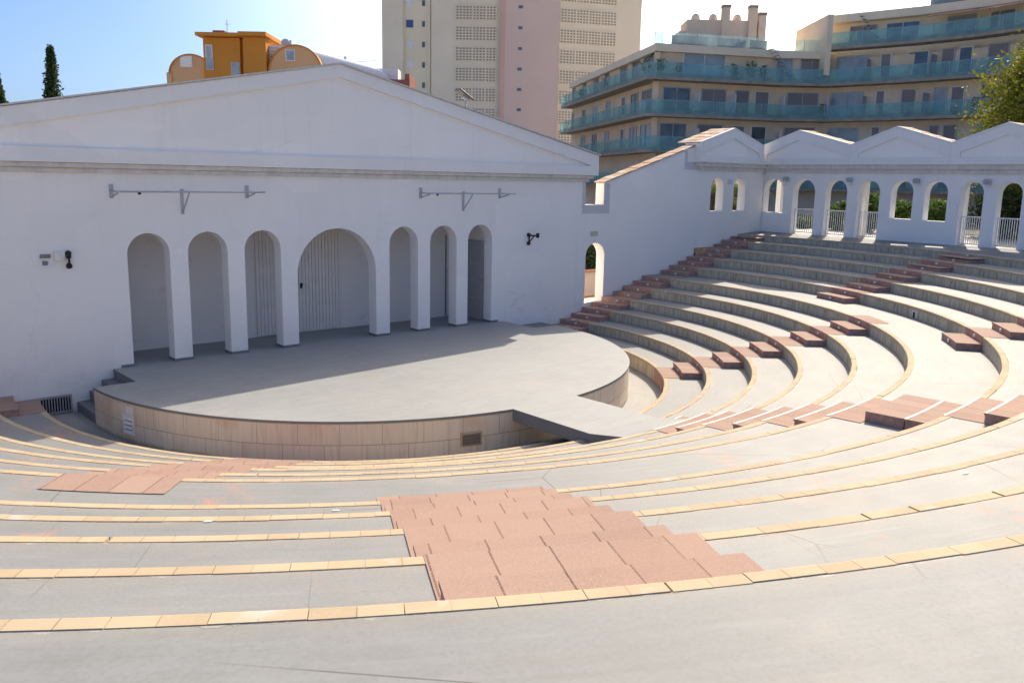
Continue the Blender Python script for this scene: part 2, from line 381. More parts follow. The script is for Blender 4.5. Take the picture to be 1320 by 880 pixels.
# ------------------------------------------------------------------ setting: ground
b = MB(); b.quad([(-400, -400, -.45), (500, -400, -.45), (500, 500, -.45), (-400, 500, -.45)]); tag(b.build('ground', 'ground'), kind='structure')
b = MB()
for i in range(72):
    a0, a1 = -pi - .25 + (pi + .5) * i / 72, -pi - .25 + (pi + .5) * (i + 1) / 72
    q = [P(0.01, a0, -.1), P(8.6, a0, -.1), P(8.6, a1, -.1), P(0.01, a1, -.1)]
    q = [Vector((v.x, min(v.y, -.004), v.z)) for v in q]
    b.quad(q, [(0, 0), (a0 * 8, 8), (a1 * 8, 8), (0, 0)])
tag(b.build('orchestra_floor', 'concrete_floor'), kind='structure')
# garden ground outside the arcade and the raised walk behind the small door
b = MB(); b.b2((23.6, -60, 2.2), (49, 60, 3.42)); tag(b.build('garden_ground', 'garden_soil'), kind='structure')
b = MB(); b.b2((9.6, .43, -.3), (24, 9, .35)); b.b2((9.6, .425, .352), (12.6, .95, 1.148)); tag(b.build('walkway', 'paving'), kind='structure')

# ------------------------------------------------------------------ seating tiers
ORD = ['lowest', 'second', 'third', 'fourth', 'fifth', 'sixth', 'seventh', 'eighth', 'ninth', 'tenth', 'topmost']
EXTRA = {1: 'beside the round stage wall', 2: 'passing under the end of the stage bridge', 3: 'where the stage bridge lands', 4: 'above the bridge landing', 5: 'just below the wide walkway tier',
         6: 'a wide walkway between lower and upper rows', 7: 'the first above the wide walkway tier', 8: 'two rows above the wide walkway', 9: 'two rows below the top terrace row', 10: 'just below the top terrace', 11: 'the broad terrace at the arcade foot'}
for k in range(1, 12):
    t = thing('seating_tier', '%s seating tier from the orchestra, %s' % (ORD[k - 1], EXTRA[k]), 'seating tier', (0, YC - RK[k], ZK[k]), 'curved seating tiers')
    z = ZK[k]; r0 = RK[k] + .118; r1 = RK[k + 1] + .03 if k < 11 else 30
    rr = [r0, r1] if k < 11 else [r0, 22, r1]
    b = MB()
    for ra, rb in zip(rr, rr[1:]):
        A, B = ths(ra), ths(rb)
        for i in range(NT):
            za = [z + dz(k, A[j], ra > 21.9) for j in (i, i + 1)]; zb = [z + dz(k, B[j], rb > 21.9) for j in (i, i + 1)]
            b.quad([P(ra, A[i], za[0]), P(rb, B[i], zb[0]), P(rb, B[i + 1], zb[1]), P(ra, A[i + 1], za[1])],
                   [(A[i] * rr[0] + k * 1.37, ra - r0), (A[i] * rr[0] + k * 1.37, rb - r0), (A[i + 1] * rr[0] + k * 1.37, rb - r0), (A[i + 1] * rr[0] + k * 1.37, ra - r0)])
    if k == 11:
        A = ths(30)
        for i in range(NT): b.quad([P(30, A[i], z), P(30, A[i], -.5), P(30, A[i + 1], -.5), P(30, A[i + 1], z)])
    b.build('tread', 'concrete' if k < 11 else 'concrete_plain', t)
    # nosing stones: small chamfered profile
    b = MB(); r = RK[k]; prof = [(-.006, -.062), (-.010, -.014), (-.002, .001), (.010, .006), (.118, .006), (.122, -.012)]
    ta = thw(r, .003); nt_ = int((pi + 2 * ta) * r / .47); rn = random.Random(100 + k)
    for i in range(nt_):
        t0, t1 = -pi - ta + (pi + 2 * ta) * i / nt_, -pi - ta + (pi + 2 * ta) * (i + 1) / nt_; gp = .0022 / r
        jr, jz, jw = rn.gauss(0, .0018), rn.gauss(0, .0009), rn.uniform(-.008, .004); cut = rn.random() < .06
        cols = [t0 + gp, (t0 + t1) / 2, t1 - gp - ((rn.uniform(.01, .035) / r) if cut else 0)]
        u0 = (i + rn.randrange(40)) * .47 + k * 47.0
        rings = []
        for ci, th in enumerate(cols):
            d0 = z + dz(k, th) + jz; rings.append(([P(r + pa + (jr if pa < .1 else jr + jw), th, d0 + za) for pa, za in prof], u0 + .006 + .229 * ci))
        for (R0_, ua), (R1_, ub) in zip(rings, rings[1:]):
            acc = 0
            for j in range(len(prof) - 1):
                w_ = hypot(prof[j + 1][0] - prof[j][0], prof[j + 1][1] - prof[j][1])
                b.quad([R0_[j], R0_[j + 1], R1_[j + 1], R1_[j]], [(ua, acc), (ua, acc + w_), (ub, acc + w_), (ub, acc)]); acc += w_
        for R_, u_ in (rings[0], rings[-1]): b.quad([R_[0], R_[3], R_[4], R_[5]], [(u_, .1)] * 4)
    b.build('nosing', 'nosing_stone', t)
    b = MB(); zl = ZK[k - 1] - .06; A = ths(r)
    for i in range(NT):
        d0, d1 = z + dz(k, A[i]) - .055, z + dz(k, A[i + 1]) - .055
        b.quad([P(r, A[i], zl), P(r, A[i], d0), P(r, A[i + 1], d1), P(r, A[i + 1], zl)],
               [(A[i] * r + k * .31 + 400, 0), (A[i] * r + k * .31 + 400, .4), (A[i + 1] * r + k * .31 + 400, .4), (A[i + 1] * r + k * .31 + 400, 0)])
    b.build('riser', 'riser_stone', t)

# ------------------------------------------------------------------ aisle stairs (two steps per tier)
BD = .57
def aisle(label, angf, l0, l1, ks, light_l, top6=True, strip=False):
    kk = ks[len(ks) // 2]; pm = P(RK[kk], angf((l0 + l1) / 2, RK[kk]), ZK[kk])
    t = thing('aisle_stair', label, 'stairs', pm, 'red tiled aisle stairs')
    nl = 8
    L = [l0 + (l1 - l0) * i / nl for i in range(nl + 1)]
    for k in ks:                        # step up from tier k-1 to tier k
        zl, zh = ZK[k - 1], ZK[k]; zm = (zl + zh) / 2; ra, rb = RK[k] - BD, RK[k] + .002
        def dd(th): return (dz(k - 1, th) + dz(k, th)) / 2
        b = MB()
        # top slab with a fine overhang, body slightly recessed
        for (q0, za, zb_, inn) in ((0, zl - .02, zm - .035, .012), (1, zm - .035, zm, 0)):
            LL = [l0 + inn] + L[1:-1] + [l1 - inn]; r0_ = ra + inn
            tI = [angf(l, r0_) for l in LL]; tO = [angf(l, rb) for l in LL]
            for i in range(nl):
                e0, e1_, f0, f1 = dd(tI[i]), dd(tI[i + 1]), dd(tO[i]), dd(tO[i + 1])
                b.quad([P(r0_, tI[i], zb_ + e0), P(rb, tO[i], zb_ + f0), P(rb, tO[i + 1], zb_ + f1), P(r0_, tI[i + 1], zb_ + e1_)],
                       [(LL[i] + k * .19 + 50, 0), (LL[i] + k * .19 + 50, .6), (LL[i + 1] + k * .19 + 50, .6), (LL[i + 1] + k * .19 + 50, 0)])
                b.quad([P(r0_, tI[i], za), P(r0_, tI[i], zb_ + e0), P(r0_, tI[i + 1], zb_ + e1_), P(r0_, tI[i + 1], za)], [(LL[i] + 50, 0), (LL[i] + 50, .2), (LL[i + 1] + 50, .2), (LL[i + 1] + 50, 0)], 1)
            for i in (0, nl):
                e0, f0 = dd(tI[i]), dd(tO[i])
                b.quad([P(r0_, tI[i], za), P(rb, tO[i], za), P(rb, tO[i], zb_ + f0), P(r0_, tI[i], zb_ + e0)], [(0, 0), (.5, 0), (.5, .2), (0, .2)], 1)
            if q0 == 1:
                for i in range(nl): b.quad([P(r0_, tI[i], za), P(rb, tO[i], za), P(rb, tO[i + 1], za), P(r0_, tI[i + 1], za)], None, 1)
        blk = b.build('step_block', ['red_tile', 'red_riser'], t)
        # red tiled tread on the tier below the block, over the nosing
        if not (k - 1 == 6 and not top6):
            pass
        rs0 = RK[k - 1] - .012 if k > 1 else None
        if k > 1 and k != 7 or (k == 7 and ks[0] == 1):
            b = MB(); r1_ = ra + .004
            if k - 1 == 6: r1_ = RK[6] + .56
            A0 = [angf(l, rs0) for l in L]; A1 = [angf(l, r1_) for l in L]
            for i in range(nl):
                d0, d1 = dz(k - 1, A0[i]), dz(k - 1, A0[i + 1])
                uvq = [(L[i] + k * .31 + 70, 0), (L[i] + k * .31 + 70, .6), (L[i + 1] + k * .31 + 70, .6), (L[i + 1] + k * .31 + 70, 0)]
                z = zl + .0095
                b.quad([P(rs0, A0[i], z + d0), P(r1_, A1[i], z + d0), P(r1_, A1[i + 1], z + d1), P(rs0, A0[i + 1], z + d1)], uvq)
                b.quad([P(rs0, A0[i], z + d0), P(rs0, A0[i + 1], z + d1), P(rs0, A0[i + 1], ZK[k - 2] - .02), P(rs0, A0[i], ZK[k - 2] - .02)], [(L[i] + 60, 0), (L[i + 1] + 60, 0), (L[i + 1] + 60, .3), (L[i] + 60, .3)], 1)
            for i in (0, nl):   # close the thin sides
                b.quad([P(rs0, A0[i], z), P(r1_, A1[i], z), P(r1_, A1[i], zl - .01), P(rs0, A0[i], zl - .01)], None, 1)
            b.build('tread_paving', ['red_tile', 'red_riser'], t)
        if strip:      # pale nosing strip along the front edge of each step
            for r_, z_ in ((ra, zm), (RK[k] - .012, zh + .0095)):
                b = MB()
                A0 = [angf(l, r_ - .004) for l in L]; A1 = [angf(l, r_ + .038) for l in L]
                for i in range(nl):
                    for q_ in (z_ + .004,): b.quad([P(r_ - .004, A0[i], q_), P(r_ + .038, A1[i], q_), P(r_ + .038, A1[i + 1], q_), P(r_ - .004, A0[i + 1], q_)])
                    b.quad([P(r_ - .004, A0[i], z_ - .012), P(r_ - .004, A0[i], z_ + .004), P(r_ - .004, A0[i + 1], z_ + .004), P(r_ - .004, A0[i + 1], z_ - .012)])
                b.build('edge_strip', 'white_strip', blk)
        # small recessed lights on both risers
        if light_l is not None:
            for rr_, z_ in ((ra, zl + .085), (RK[k] - .012, zm + .085)):
                a_ = angf(light_l, rr_); n_ = Vector((cos(a_), sin(a_), 0)); tt = Vector((-sin(a_), cos(a_), 0))
                b = MB(); b.box(P(rr_ - .012, a_, z_ + dd(a_)), (.03, .085, .065), n_, tt, Zv); lb = b.build('step_light', 'pvc_white', blk)
    if ks[-1] == 6:
        k = 6; b = MB(); rs0 = RK[6] - .012; r1_ = RK[6] + .56
        A0 = [angf(l, rs0) for l in L]; A1 = [angf(l, r1_) for l in L]; z = ZK[6] + .0095
        for i in range(nl):
            b.quad([P(rs0, A0[i], z), P(r1_, A1[i], z), P(r1_, A1[i + 1], z), P(rs0, A0[i + 1], z)], [(L[i] + 90, 0), (L[i] + 90, .6), (L[i + 1] + 90, .6), (L[i + 1] + 90, 0)])
            b.quad([P(rs0, A0[i], z), P(rs0, A0[i + 1], z), P(rs0, A0[i + 1], ZK[5] - .02), P(rs0, A0[i], ZK[5] - .02)], None, 1)
        b.build('tread_paving', ['red_tile', 'red_riser'], t)
    return t
def radial(deg): c_ = radians(deg); return lambda l, R: c_ + asin(max(-1, min(1, l / R)))
low, up = [1, 2, 3, 4, 5, 6], [7, 8, 9, 10, 11]
aisle('red stone aisle stair of low blocks climbing the lower rows right of the round stage', radial(-41.3), -.72, .72, [2, 3, 4, 5, 6], 0)
aisle('red aisle stair in the lower rows just right of the end of the stage bridge', radial(-86.2), -.92, .92, [3, 4, 5, 6], None, True, True)
aisle('red aisle stair across the lower rows in the left foreground of the round stage', radial(-134.6), -.78, .78, [2, 3, 4, 5, 6], None)
aisle('large red tiled aisle stair in the centre foreground with big square tiles', radial(-118.1), -.98, .98, up, None)
aisle('red aisle stair in the upper rows at the right edge above the broad red block', radial(-85.7), -.85, .85, up, None, True, True)
aisle('sunlit red aisle stair in the upper rows with pale step lights, right side', radial(-55.3), -.74, .74, up, 0)
aisle('red aisle stair in the upper rows climbing to the shaded arcade with seven arches', radial(-26.0), -.76, .76, up, 0)
wr = lambda l, R: asin((-l - YC) / R)
wl_ = lambda l, R: -pi - asin((-l - YC) / R)
aisle('long red stair climbing along the white boundary wall up to the arcade', wr, .004, 1.36, low + up, .75, False)
aisle('red stair against the white stage wall beside the floor grille', wl_, .004, 1.36, low[1:] + up, .75, False)
# the broad landing block on the walkway tier below the right-edge stair
aisle_b = MB(); ang = radial(-85.7)
for i in range(8):
    l0, l1 = -.85 + 1.7 * i / 8, -.85 + 1.7 * (i + 1) / 8; ra, rb = 14.6, RK[7] - BD + .002; zt_ = (ZK[6] + ZK[7]) / 2
    aisle_b.quad([P(ra, ang(l0, ra), zt_), P(rb, ang(l0, rb), zt_), P(rb, ang(l1, rb), zt_), P(ra, ang(l1, ra), zt_)], [(l0 + 9, 0), (l0 + 9, .6), (l1 + 9, .6), (l1 + 9, 0)])
    aisle_b.quad([P(ra, ang(l0, ra), 1.98), P(ra, ang(l0, ra), zt_), P(ra, ang(l1, ra), zt_), P(ra, ang(l1, ra), 1.98)], None, 1)
for l in (-.85, .85): aisle_b.quad([P(14.6, ang(l, 14.6), 1.98), P(rb, ang(l, rb), 1.98), P(rb, ang(l, rb), zt_), P(14.6, ang(l, 14.6), zt_)], None, 1)
lb = aisle_b.build('landing_block', ['red_tile', 'red_riser']); tag(lb, 'broad low red tiled block standing on the wide walkway tier at the right', 'step block')
# ------------------------------------------------------------------ stage
stg = thing('stage', 'round raised stage with grey painted top and travertine clad side', 'stage', (0, YCS, 0))
def stage_outline(r, n=160):
    yb = -1.72; a0 = -pi - asin((yb - YCS) / r); a1 = asin((yb - YCS) / r)
    pts = [Vector((r * cos(a0 + (a1 - a0) * i / n), YCS + r * sin(a0 + (a1 - a0) * i / n), 0)) for i in range(n + 1)]
    return pts
arc = stage_outline(RS)
poly = arc + [Vector((6.5, -1.72, 0)), Vector((6.5, .43, 0)), Vector((6.3, .43, 0)), Vector((6.3, 2.05, 0)), Vector((-6.3, 2.05, 0)), Vector((-6.3, .43, 0)), Vector((-6.5, .43, 0)), Vector((-6.5, -1.72, 0))]
b = MB(); vs = [b.bm.verts.new((p.x, p.y, ZS)) for p in poly]; f = b.bm.faces.new(vs)
for l in f.loops: l[b.uvl].uv = (l.vert.co.x * 1.0, l.vert.co.y)
f.normal_update(); bmesh.ops.triangulate(b.bm, faces=[f], ngon_method='EAR_CLIP'); b.build('stage_floor', 'stage_paint', stg)
# thin grey lip and stone skirt
b = MB(); a2 = stage_outline(RS + .012)
for p, q in zip(a2, a2[1:]):
    b.quad([p + Zv * (ZS - .045), q + Zv * (ZS - .045), q + Zv * (ZS - .003), p + Zv * (ZS - .003)])
    s_ = lambda v: Vector((v.x * .985, v.y * .985, v.z)); b.quad([p + Zv * (ZS - .003), q + Zv * (ZS - .003), s_(q) + Zv * (ZS - .0035), s_(p) + Zv * (ZS - .0035)])
    b.quad([p + Zv * (ZS - .045), q + Zv * (ZS - .045), s_(q) + Zv * (ZS - .045), s_(p) + Zv * (ZS - .045)])
b.build('stage_lip', 'grey_paint', stg)
b = MB(); acc = 0
for p, q in zip(arc, arc[1:]):
    d = (q - p).length; b.quad([p + Zv * -.12, q + Zv * -.12, q + Zv * (ZS - .03), p + Zv * (ZS - .03)], [(acc, 0), (acc + d, 0), (acc + d, .95), (acc, .95)]); acc += d
for sx in (-1, 1):
    x0 = arc[0].x if sx < 0 else arc[-1].x
    b.quad([Vector((x0, -1.72, -.12)), Vector((sx * 6.5, -1.72, -.12)), Vector((sx * 6.5, -1.72, ZS - .003)), Vector((x0, -1.72, ZS - .003))], [(0, 0), (1, 0), (1, .9), (0, .9)])
    b2_ = MB(); b2_.quad([Vector((sx * 6.5, -1.72, -.12)), Vector((sx * 6.5, .0, -.12)), Vector((sx * 6.5, .0, ZS - .003)), Vector((sx * 6.5, -1.72, ZS - .003))], [(0, 0), (1, 0), (1, .9), (0, .9)]); b2_.build('stage_side', 'grey_paint', stg)
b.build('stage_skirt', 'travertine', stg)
# louvred vents and a blank plate on the skirt
def skirt_frame(px_ang):
    a_ = px_ang; n_ = Vector((cos(a_), sin(a_), 0)); t_ = Vector((-sin(a_), cos(a_), 0)); o_ = Vector((0, YCS, 0)) + n_ * RS; return o_, n_, t_
def vent(a_, zc, w_, h_):
    o_, n_, t_ = skirt_frame(a_); b = MB()
    for s1 in (-1, 1): b.box(o_ + n_ * .012 + t_ * s1 * (w_ / 2) + Zv * zc, (.035, .035, h_ + .035), n_, t_, Zv)
    for s1 in (-1, 1): b.box(o_ + n_ * .012 + Zv * (zc + s1 * h_ / 2), (.034, w_ - .036, .035), n_, t_, Zv)
    v = b.build('vent', 'nosing_stone' if w_ > .35 else 'pvc_white', stg)
    b = MB(); b.box(o_ + n_ * .002 + Zv * zc, (.012, w_ - .03, h_ - .03), n_, t_, Zv); b.build('vent_back', 'trunk', v)
    b = MB()
    for i in range(4):
        up_ = (Zv * .8 + n_ * -.6).normalized(); b.box(o_ + n_ * .018 + Zv * (zc - h_ / 2 + h_ * (i + .5) / 4), (.012, w_ - .036, h_ / 4 * .95), up_.cross(t_).normalized(), t_, up_)
    b.build('louvre', 'travertine' if w_ > .35 else 'pvc_white', v)
vent(atan2(-8.94 + 1.644, -2.0), .30, .46, .27)
aL = atan2(-3.42 + 1.644, -7.2) ; vent(aL, .30, .33, .40)
o_, n_, t_ = skirt_frame(aL); b = MB(); b.box(o_ + n_ * .008 + Zv * .62 + t_ * .05, (.014, .24, .17), n_, t_, Zv); b.build('blank_plate', 'pvc_white', stg)
b = MB(); b.tube([Vector((0, YCS, .42)) + Vector((cos(-.5), sin(-.5), 0)) * (RS - .02), Vector((0, YCS, .42)) + Vector((cos(-.5), sin(-.5), 0)) * (RS + .09)], .035); b.build('spout', 'steel', stg)
# grey side steps between the stage and the floor, both sides
for sx, lab in ((-1, 'grey painted side steps between the stage and the white wall by the floor grille'),):
    t = thing('side_steps', lab, 'steps', (sx * 7.1, -.86, -.1))
    for i in range(3):
        x0 = 6.5 + .30 * i; x1 = x0 + .30; zt_ = ZS - .235 * (i + 1); b = MB(); b.b2((sx * x0, -1.715, -.2), (sx * x1, -.004, zt_)); b.bevel(.008).build('step', 'grey_paint', t)
b = MB(); b.b2((6.503, -1.715, -.2), (8.38, -.004, .62)); tag(b.bevel(.008).build('side_landing', 'grey_paint'), 'grey painted landing block between the stage and the foot of the long red stair', 'landing')
# bridge
brg = thing('stage_bridge', 'flat concrete bridge from the round stage out to the seating rows', 'bridge', (0, -9.1, ZS))
b = MB(); ya, yb = -9.02, -12.30; za, zb_ = ZS + .002, .990
n_ = 14; xs = [-.97, .97]
def ring(y):
    t_ = (y - ya) / (yb - ya); z = za + (zb_ - za) * max(0, (t_ - .72) / .28); w_ = .98 + .03 * t_; return z, w_
for i in range(n_):
    y0, y1 = ya + (yb - ya) * i / n_, ya + (yb - ya) * (i + 1) / n_; (z0, w0), (z1, w1) = ring(y0), ring(y1)
    b.quad([(-w0, y0, z0), (w0, y0, z0), (w1, y1, z1), (-w1, y1, z1)], [(-w0, y0), (w0, y0), (w1, y1), (-w1, y1)])
b.build('bridge_deck', 'stage_paint', brg)
b = MB()
for i in range(n_):
    y0, y1 = ya + (yb - ya) * i / n_, ya + (yb - ya) * (i + 1) / n_; (z0, w0), (z1, w1) = ring(y0), ring(y1)
    for s1 in (-1, 1): b.quad([(s1 * w0, y0, z0), (s1 * w1, y1, z1), (s1 * w1, y1, z1 - .27), (s1 * w0, y0, z0 - .27)])
    b.quad([(-w0, y0, z0 - .27), (w0, y0, z0 - .27), (w1, y1, z1 - .27), (-w1, y1, z1 - .27)])
b.quad([(-w1, yb, zb_), (w1, yb, zb_), (w1, yb, zb_ - .27), (-w1, yb, zb_ - .27)])
b.build('bridge_slab', 'grey_paint', brg)

# ------------------------------------------------------------------ stage building
sb = thing('stage_building', 'white stage building with shallow pediment and seven arches facing the round stage', 'building', (0, 1, 0))
AR = [(-5.987, -4.929), (-4.455, -3.376), (-2.897, -1.82), (-1.324, 1.324), (1.82, 2.897), (3.376, 4.455), (4.929, 5.987)]
outer = [(-10.49, -.4), (10.49, -.4), (10.49, 6.36), (0, 8.52), (-10.49, 6.36)]
holes = [arch(a, c, ZS - .002, 4.224) for a, c in AR]
FW = plate('front_wall', outer, holes, (0, 0, 0), X, Zv, 0, .42, 'white_wall', sb)
# pediment: raking band and fascia in one frame, then two stepped mouldings
fr_o = [(-10.84, 5.935), (10.84, 5.935), (10.84, 6.65), (0, 8.84), (-10.84, 6.65)]
fr_h = [(-10.42, 6.275), (10.42, 6.275), (10.42, 6.30), (0, 8.49), (-10.42, 6.30)]
plate('pediment_frame', fr_o, [fr_h], (0, 0, 0), X, Zv, -.30, -.2015, 'white_trim', sb)
b = MB(); b.b2((-10.84, -.2, 5.94), (10.84, -.003, 6.195)); b.build('soffit', 'white_trim', sb)
for sx in (-1, 1):
    b = MB(); b.prism([(sx * 10.46, 6.2), (sx * 10.835, 6.2), (sx * 10.835, 6.64), (sx * 10.46, 6.72)], Vector((0, 0, 0)), X, Zv, -.2, -.003, Y); b.build('soffit', 'white_trim', sb)
plate('tympanum', [(-10.45, 6.20), (10.45, 6.20), (10.45, 6.34), (0, 8.54), (-10.45, 6.34)], [], (0, 0, 0), X, Zv, -.20, -.001, 'white_wall', sb)
for (z0, z1, yp, xe) in ((5.815, 5.933, -.19, 10.70), (5.70, 5.813, -.09, 10.585)):
    b = MB(); b.b2((-xe, yp, z0), (xe, -.003, z1)); b.bevel(.012).build('moulding', 'stone_mould', sb)
# roof slabs with a thin dark edge, body walls
for sx in (-1, 1):
    b = MB(); n_ = Vector((sx * .198, 0, .98)).normalized(); e = Vector((sx * 10.9, 0, 6.66 - 8.85)).normalized()
    c_ = Vector((0, 0, 8.868)) + e * 5.56 + Y * 3.3; b.box(c_, (11.1, 7.3, .045), e, Y, e.cross(Y)); b.build('roof', 'roof_sheet', sb)
b = MB()
for sx in (-1, 1): b.b2((sx * 10.49, .425, -.4), (sx * 10.14, 6.6, 6.3))
b.b2((-10.49, 6.6, -.4), (10.49, 6.9, 6.3)); b.prism([(-10.49, 6.3), (10.49, 6.3), (0, 8.5)], Vector((0, 6.6, 0)), X, Zv, 0, .3, Y)
b.build('rear_wall', 'white_wall', sb)
b = MB(); b.b2((-6.3, 2.0, ZS - .1), (6.3, 2.2, 4.9)); b.b2((-6.3, .425, 4.7), (6.3, 2.0, 4.9))
for sx in (-1, 1): b.b2((sx * 6.05, .425, ZS - .1), (sx * 6.3, 2.0, 4.7))
b.build('niche', 'niche_wall', sb)
# blue-grey skirting round the foot of each pier
piers = [(-6.30, -5.987)] + [(AR[i][1], AR[i + 1][0]) for i in range(6)] + [(5.987, 6.30)]
for a, c in piers:
    b = MB(); b.b2((a - .012 if a > -6.2 else a, -.014, ZS), (c + .012 if c < 6.2 else c, .43, ZS + .07)); b.build('skirting', 'grey_paint', sb)
# big ribbed sliding door leaves and a panelled side door in the niche
def ribbed(x0, x1, y, name, handle=None):
    b = MB(); n_ = max(2, int((x1 - x0) / .115)); w_ = (x1 - x0) / n_
    for i in range(n_): b.b2((x0 + i * w_ + .006, y - .035, ZS + .03), (x0 + (i + 1) * w_ - .006, y, 4.6))
    b.b2((x0, y - .012, ZS + .03), (x1, y - .002, 4.6)); d = b.build(name, 'door_panel', sb)
    if handle:
        b = MB(); b.box((handle, y - .05, 2.33), (.06, .05, .16)); b.box((handle + .02, y - .08, 2.36), (.03, .05, .05)); b.build('handle', 'dark_bracket', d)
ribbed(-1.69, 1.255, 1.99, 'sliding_door', -.2)
b = MB(); b.b2((5.50, 1.965, ZS + .02), (5.523, 1.998, 3.75)); b.build('door_edge', 'trunk', sb)
b = MB(); b.b2((5.99, .50, ZS + .01), (6.045, 1.55, 3.62)); sdr = b.build('side_door', 'side_door', sb)
b = MB()
for z in (ZS + .05, 1.55, 2.15, 2.8, 3.5): b.b2((5.965, .5, z), (5.988, 1.55, z + .07))
for y in (.5, 1.48): b.b2((5.962, y, ZS + .01), (5.9875, y + .07, 3.62))
b.build('rail', 'galv', sdr)
# ------------------------------------------------------------------ boundary walls
def side_wall(sx, label):
    t = thing('boundary_wall', label, 'wall', (sx * 13.5, .2, 0))
    e1 = X * sx
    top = [(17.3, -.4), (17.3, 7.32), (11.5, 5.66), (11.5, 4.855), (10.495, 4.855), (10.495, -.4)]
    hs = [arch(10.62, 11.66, 1.15, 3.42)]
    if sx > 0: plate('wall', top[::-1], hs, (0, 0, 0), e1, Zv, 0, .42, 'white_wall', t)
    else: plate('wall', [(-p[0], p[1]) for p in top], [[(-p[0], p[1]) for p in h] for h in hs], (0, 0, 0), X, Zv, 0, .42, 'white_wall', t)
    # grey painted band round the notch
    b = MB(); z0, z1 = 4.53, 4.853
    b.b2((sx * 10.34, -.012, z0), (sx * 11.83, -.001, z1)); b.b2((sx * 10.34, -.0125, 4.8535), (sx * 10.488, -.001, 5.695)); b.b2((sx * 11.503, -.0125, 4.8535), (sx * 11.83, -.001, 5.65))
    b.build('painted_band', 'notch_band', t)
    # sloping tile coping in single tiles
    b = MB(); L_ = hypot(5.8, 1.66); e = Vector((sx * 5.8, 0, 1.66)).normalized(); n_ = e.cross(Y) * (1 if sx < 0 else 1); n_ = Vector((-e.z * sx, 0, abs(e.x))) if True else n_
    p0 = Vector((sx * 11.46, .21, 5.672))
    for i in range(15):
        w_ = L_ / 15; b.box(p0 + e * (w_ * (i + .5)) + n_ * (.022 + .012 * (i % 2)), (w_ * .98, .56, .04), e, Y, n_)
    b.build('coping', 'roof_tiles', t)
    return t
side_wall(1, 'white boundary wall rising in a slope behind the long red stair, with small arched door and square notch')
side_wall(-1, 'low sloping white boundary wall at the far left end of the stage building')
# ------------------------------------------------------------------ arcade
arc_t = thing('arcade', 'white arcade with a row of small gables and arched openings above the top terrace', 'arcade', (22.3, -5, 3.58))
FZ = 3.575
ex = Vector((-.0926, -.9957, 0)); O2 = Vector((22.3, 0, 0)); nb = ex.cross(Zv)   # nb = direction e1 x z
OPS = [(.03, 1.12, 'W', 4.475), (1.62, 2.755, 'D', 0), (3.275, 4.317, 'D', 0), (4.82, 5.80, 'D', 0), (6.30, 7.22, 'W', 4.475), (7.69, 8.60, 'W', 4.455), (9.08, 9.94, 'D', 0), (10.43, 11.30, 'D', 0), (11.85, 12.75, 'W', 4.46), (13.25, 14.15, 'W', 4.46), (14.7, 15.6, 'D', 0)]
def oparch(a, c, k, zs_): return arch(a, c, FZ + .002 if k == 'D' else zs_, 5.985)
# plate extrudes along -(e1 x e2); for the right wall that must point to +x
wall_out = [(-.42, 2.0), (17.1, 2.0), (17.1, 7.0), (-.42, 7.0)]
ntest = -(ex.cross(Zv)); sgn = 1 if ntest.x > 0 else -1
plate('arcade_wall', wall_out, [oparch(*q) for q in OPS], O2, ex, Zv, 0 * sgn, .40 * sgn, 'white_wall', arc_t)
O1 = Vector((0, 0, 0))
plate('arcade_wall', [(17.304, 3.0), (22.26, 3.0), (22.26, 7.0), (17.304, 7.0)], [arch(18.27, 19.19, 4.54, 5.985), arch(19.95, 20.86, 4.54, 5.985)], O1, X, Zv, 0, .40, 'white_wall', arc_t)
back2 = ntest if ntest.x > 0 else -ntest
def bay(o, e1, back, s0, s1, apex, depth):
    zb, zv, za = 6.735, 7.37, 8.03
    sg = 1 if (-(e1.cross(Zv))).dot(back) > 0 else -1
    plate('gable_frame', [(s0, zb), (s1, zb), (s1, zv), (apex, za), (s0, zv)], [[(s0 + .34, 6.88), (s1 - .34, 6.88), (s1 - .34, 7.04), (apex, za - .37), (s0 + .34, 7.04)]], o, e1, Zv, -.34 * sg, -.277 * sg, 'white_trim', arc_t)
    plate('gable_panel', [(s0, 6.74), (s1, 6.74), (s1, 7.2), (apex, za - .1), (s0, 7.2)], [], o, e1, Zv, -.275 * sg, .02 * sg, 'white_wall', arc_t)
    b = MB(); wgt = MB()
    for sA in (s0, s1):
        A = o + e1 * sA + Zv * (zv + .004); B = o + e1 * apex + Zv * (za + .004); e = B - A; L_ = e.length; e.normalize(); up_ = e.cross(back)
        if up_.z < 0: up_ = -up_
        for i in range(8):
            w_ = L_ / 8; b.box(A + e * w_ * (i + .5) + back * (depth / 2 - .08) + up_ * (.022 + .012 * (i % 2)), (w_ * .985, depth + .30, .036), e, back, up_)
        wgt.box(A + e * L_ / 2 + back * (-.29) + up_ * .03, (L_, .12, .055), e, back, up_)
    b.build('tiled_roof', 'roof_tiles', arc_t); wgt.build('barge_edge', 'white_trim', arc_t)
bay(O1, X, Y, 16.98, 21.62, 19.30, .85)
for s0, s1, ap in ((-.02, 4.52, 1.95), (4.525, 8.72, 6.49), (8.725, 12.92, 10.7), (12.925, 17.1, 15.0)): bay(O2, ex, back2, s0, s1, ap, .55)
b = MB(); b.b2((16.95, -.345, 6.60), (16.977, .46, 7.36)); b.b2((17.022, -.115, 6.735), (17.30, .45, 7.2)); b.build('end_face', 'white_trim', arc_t)
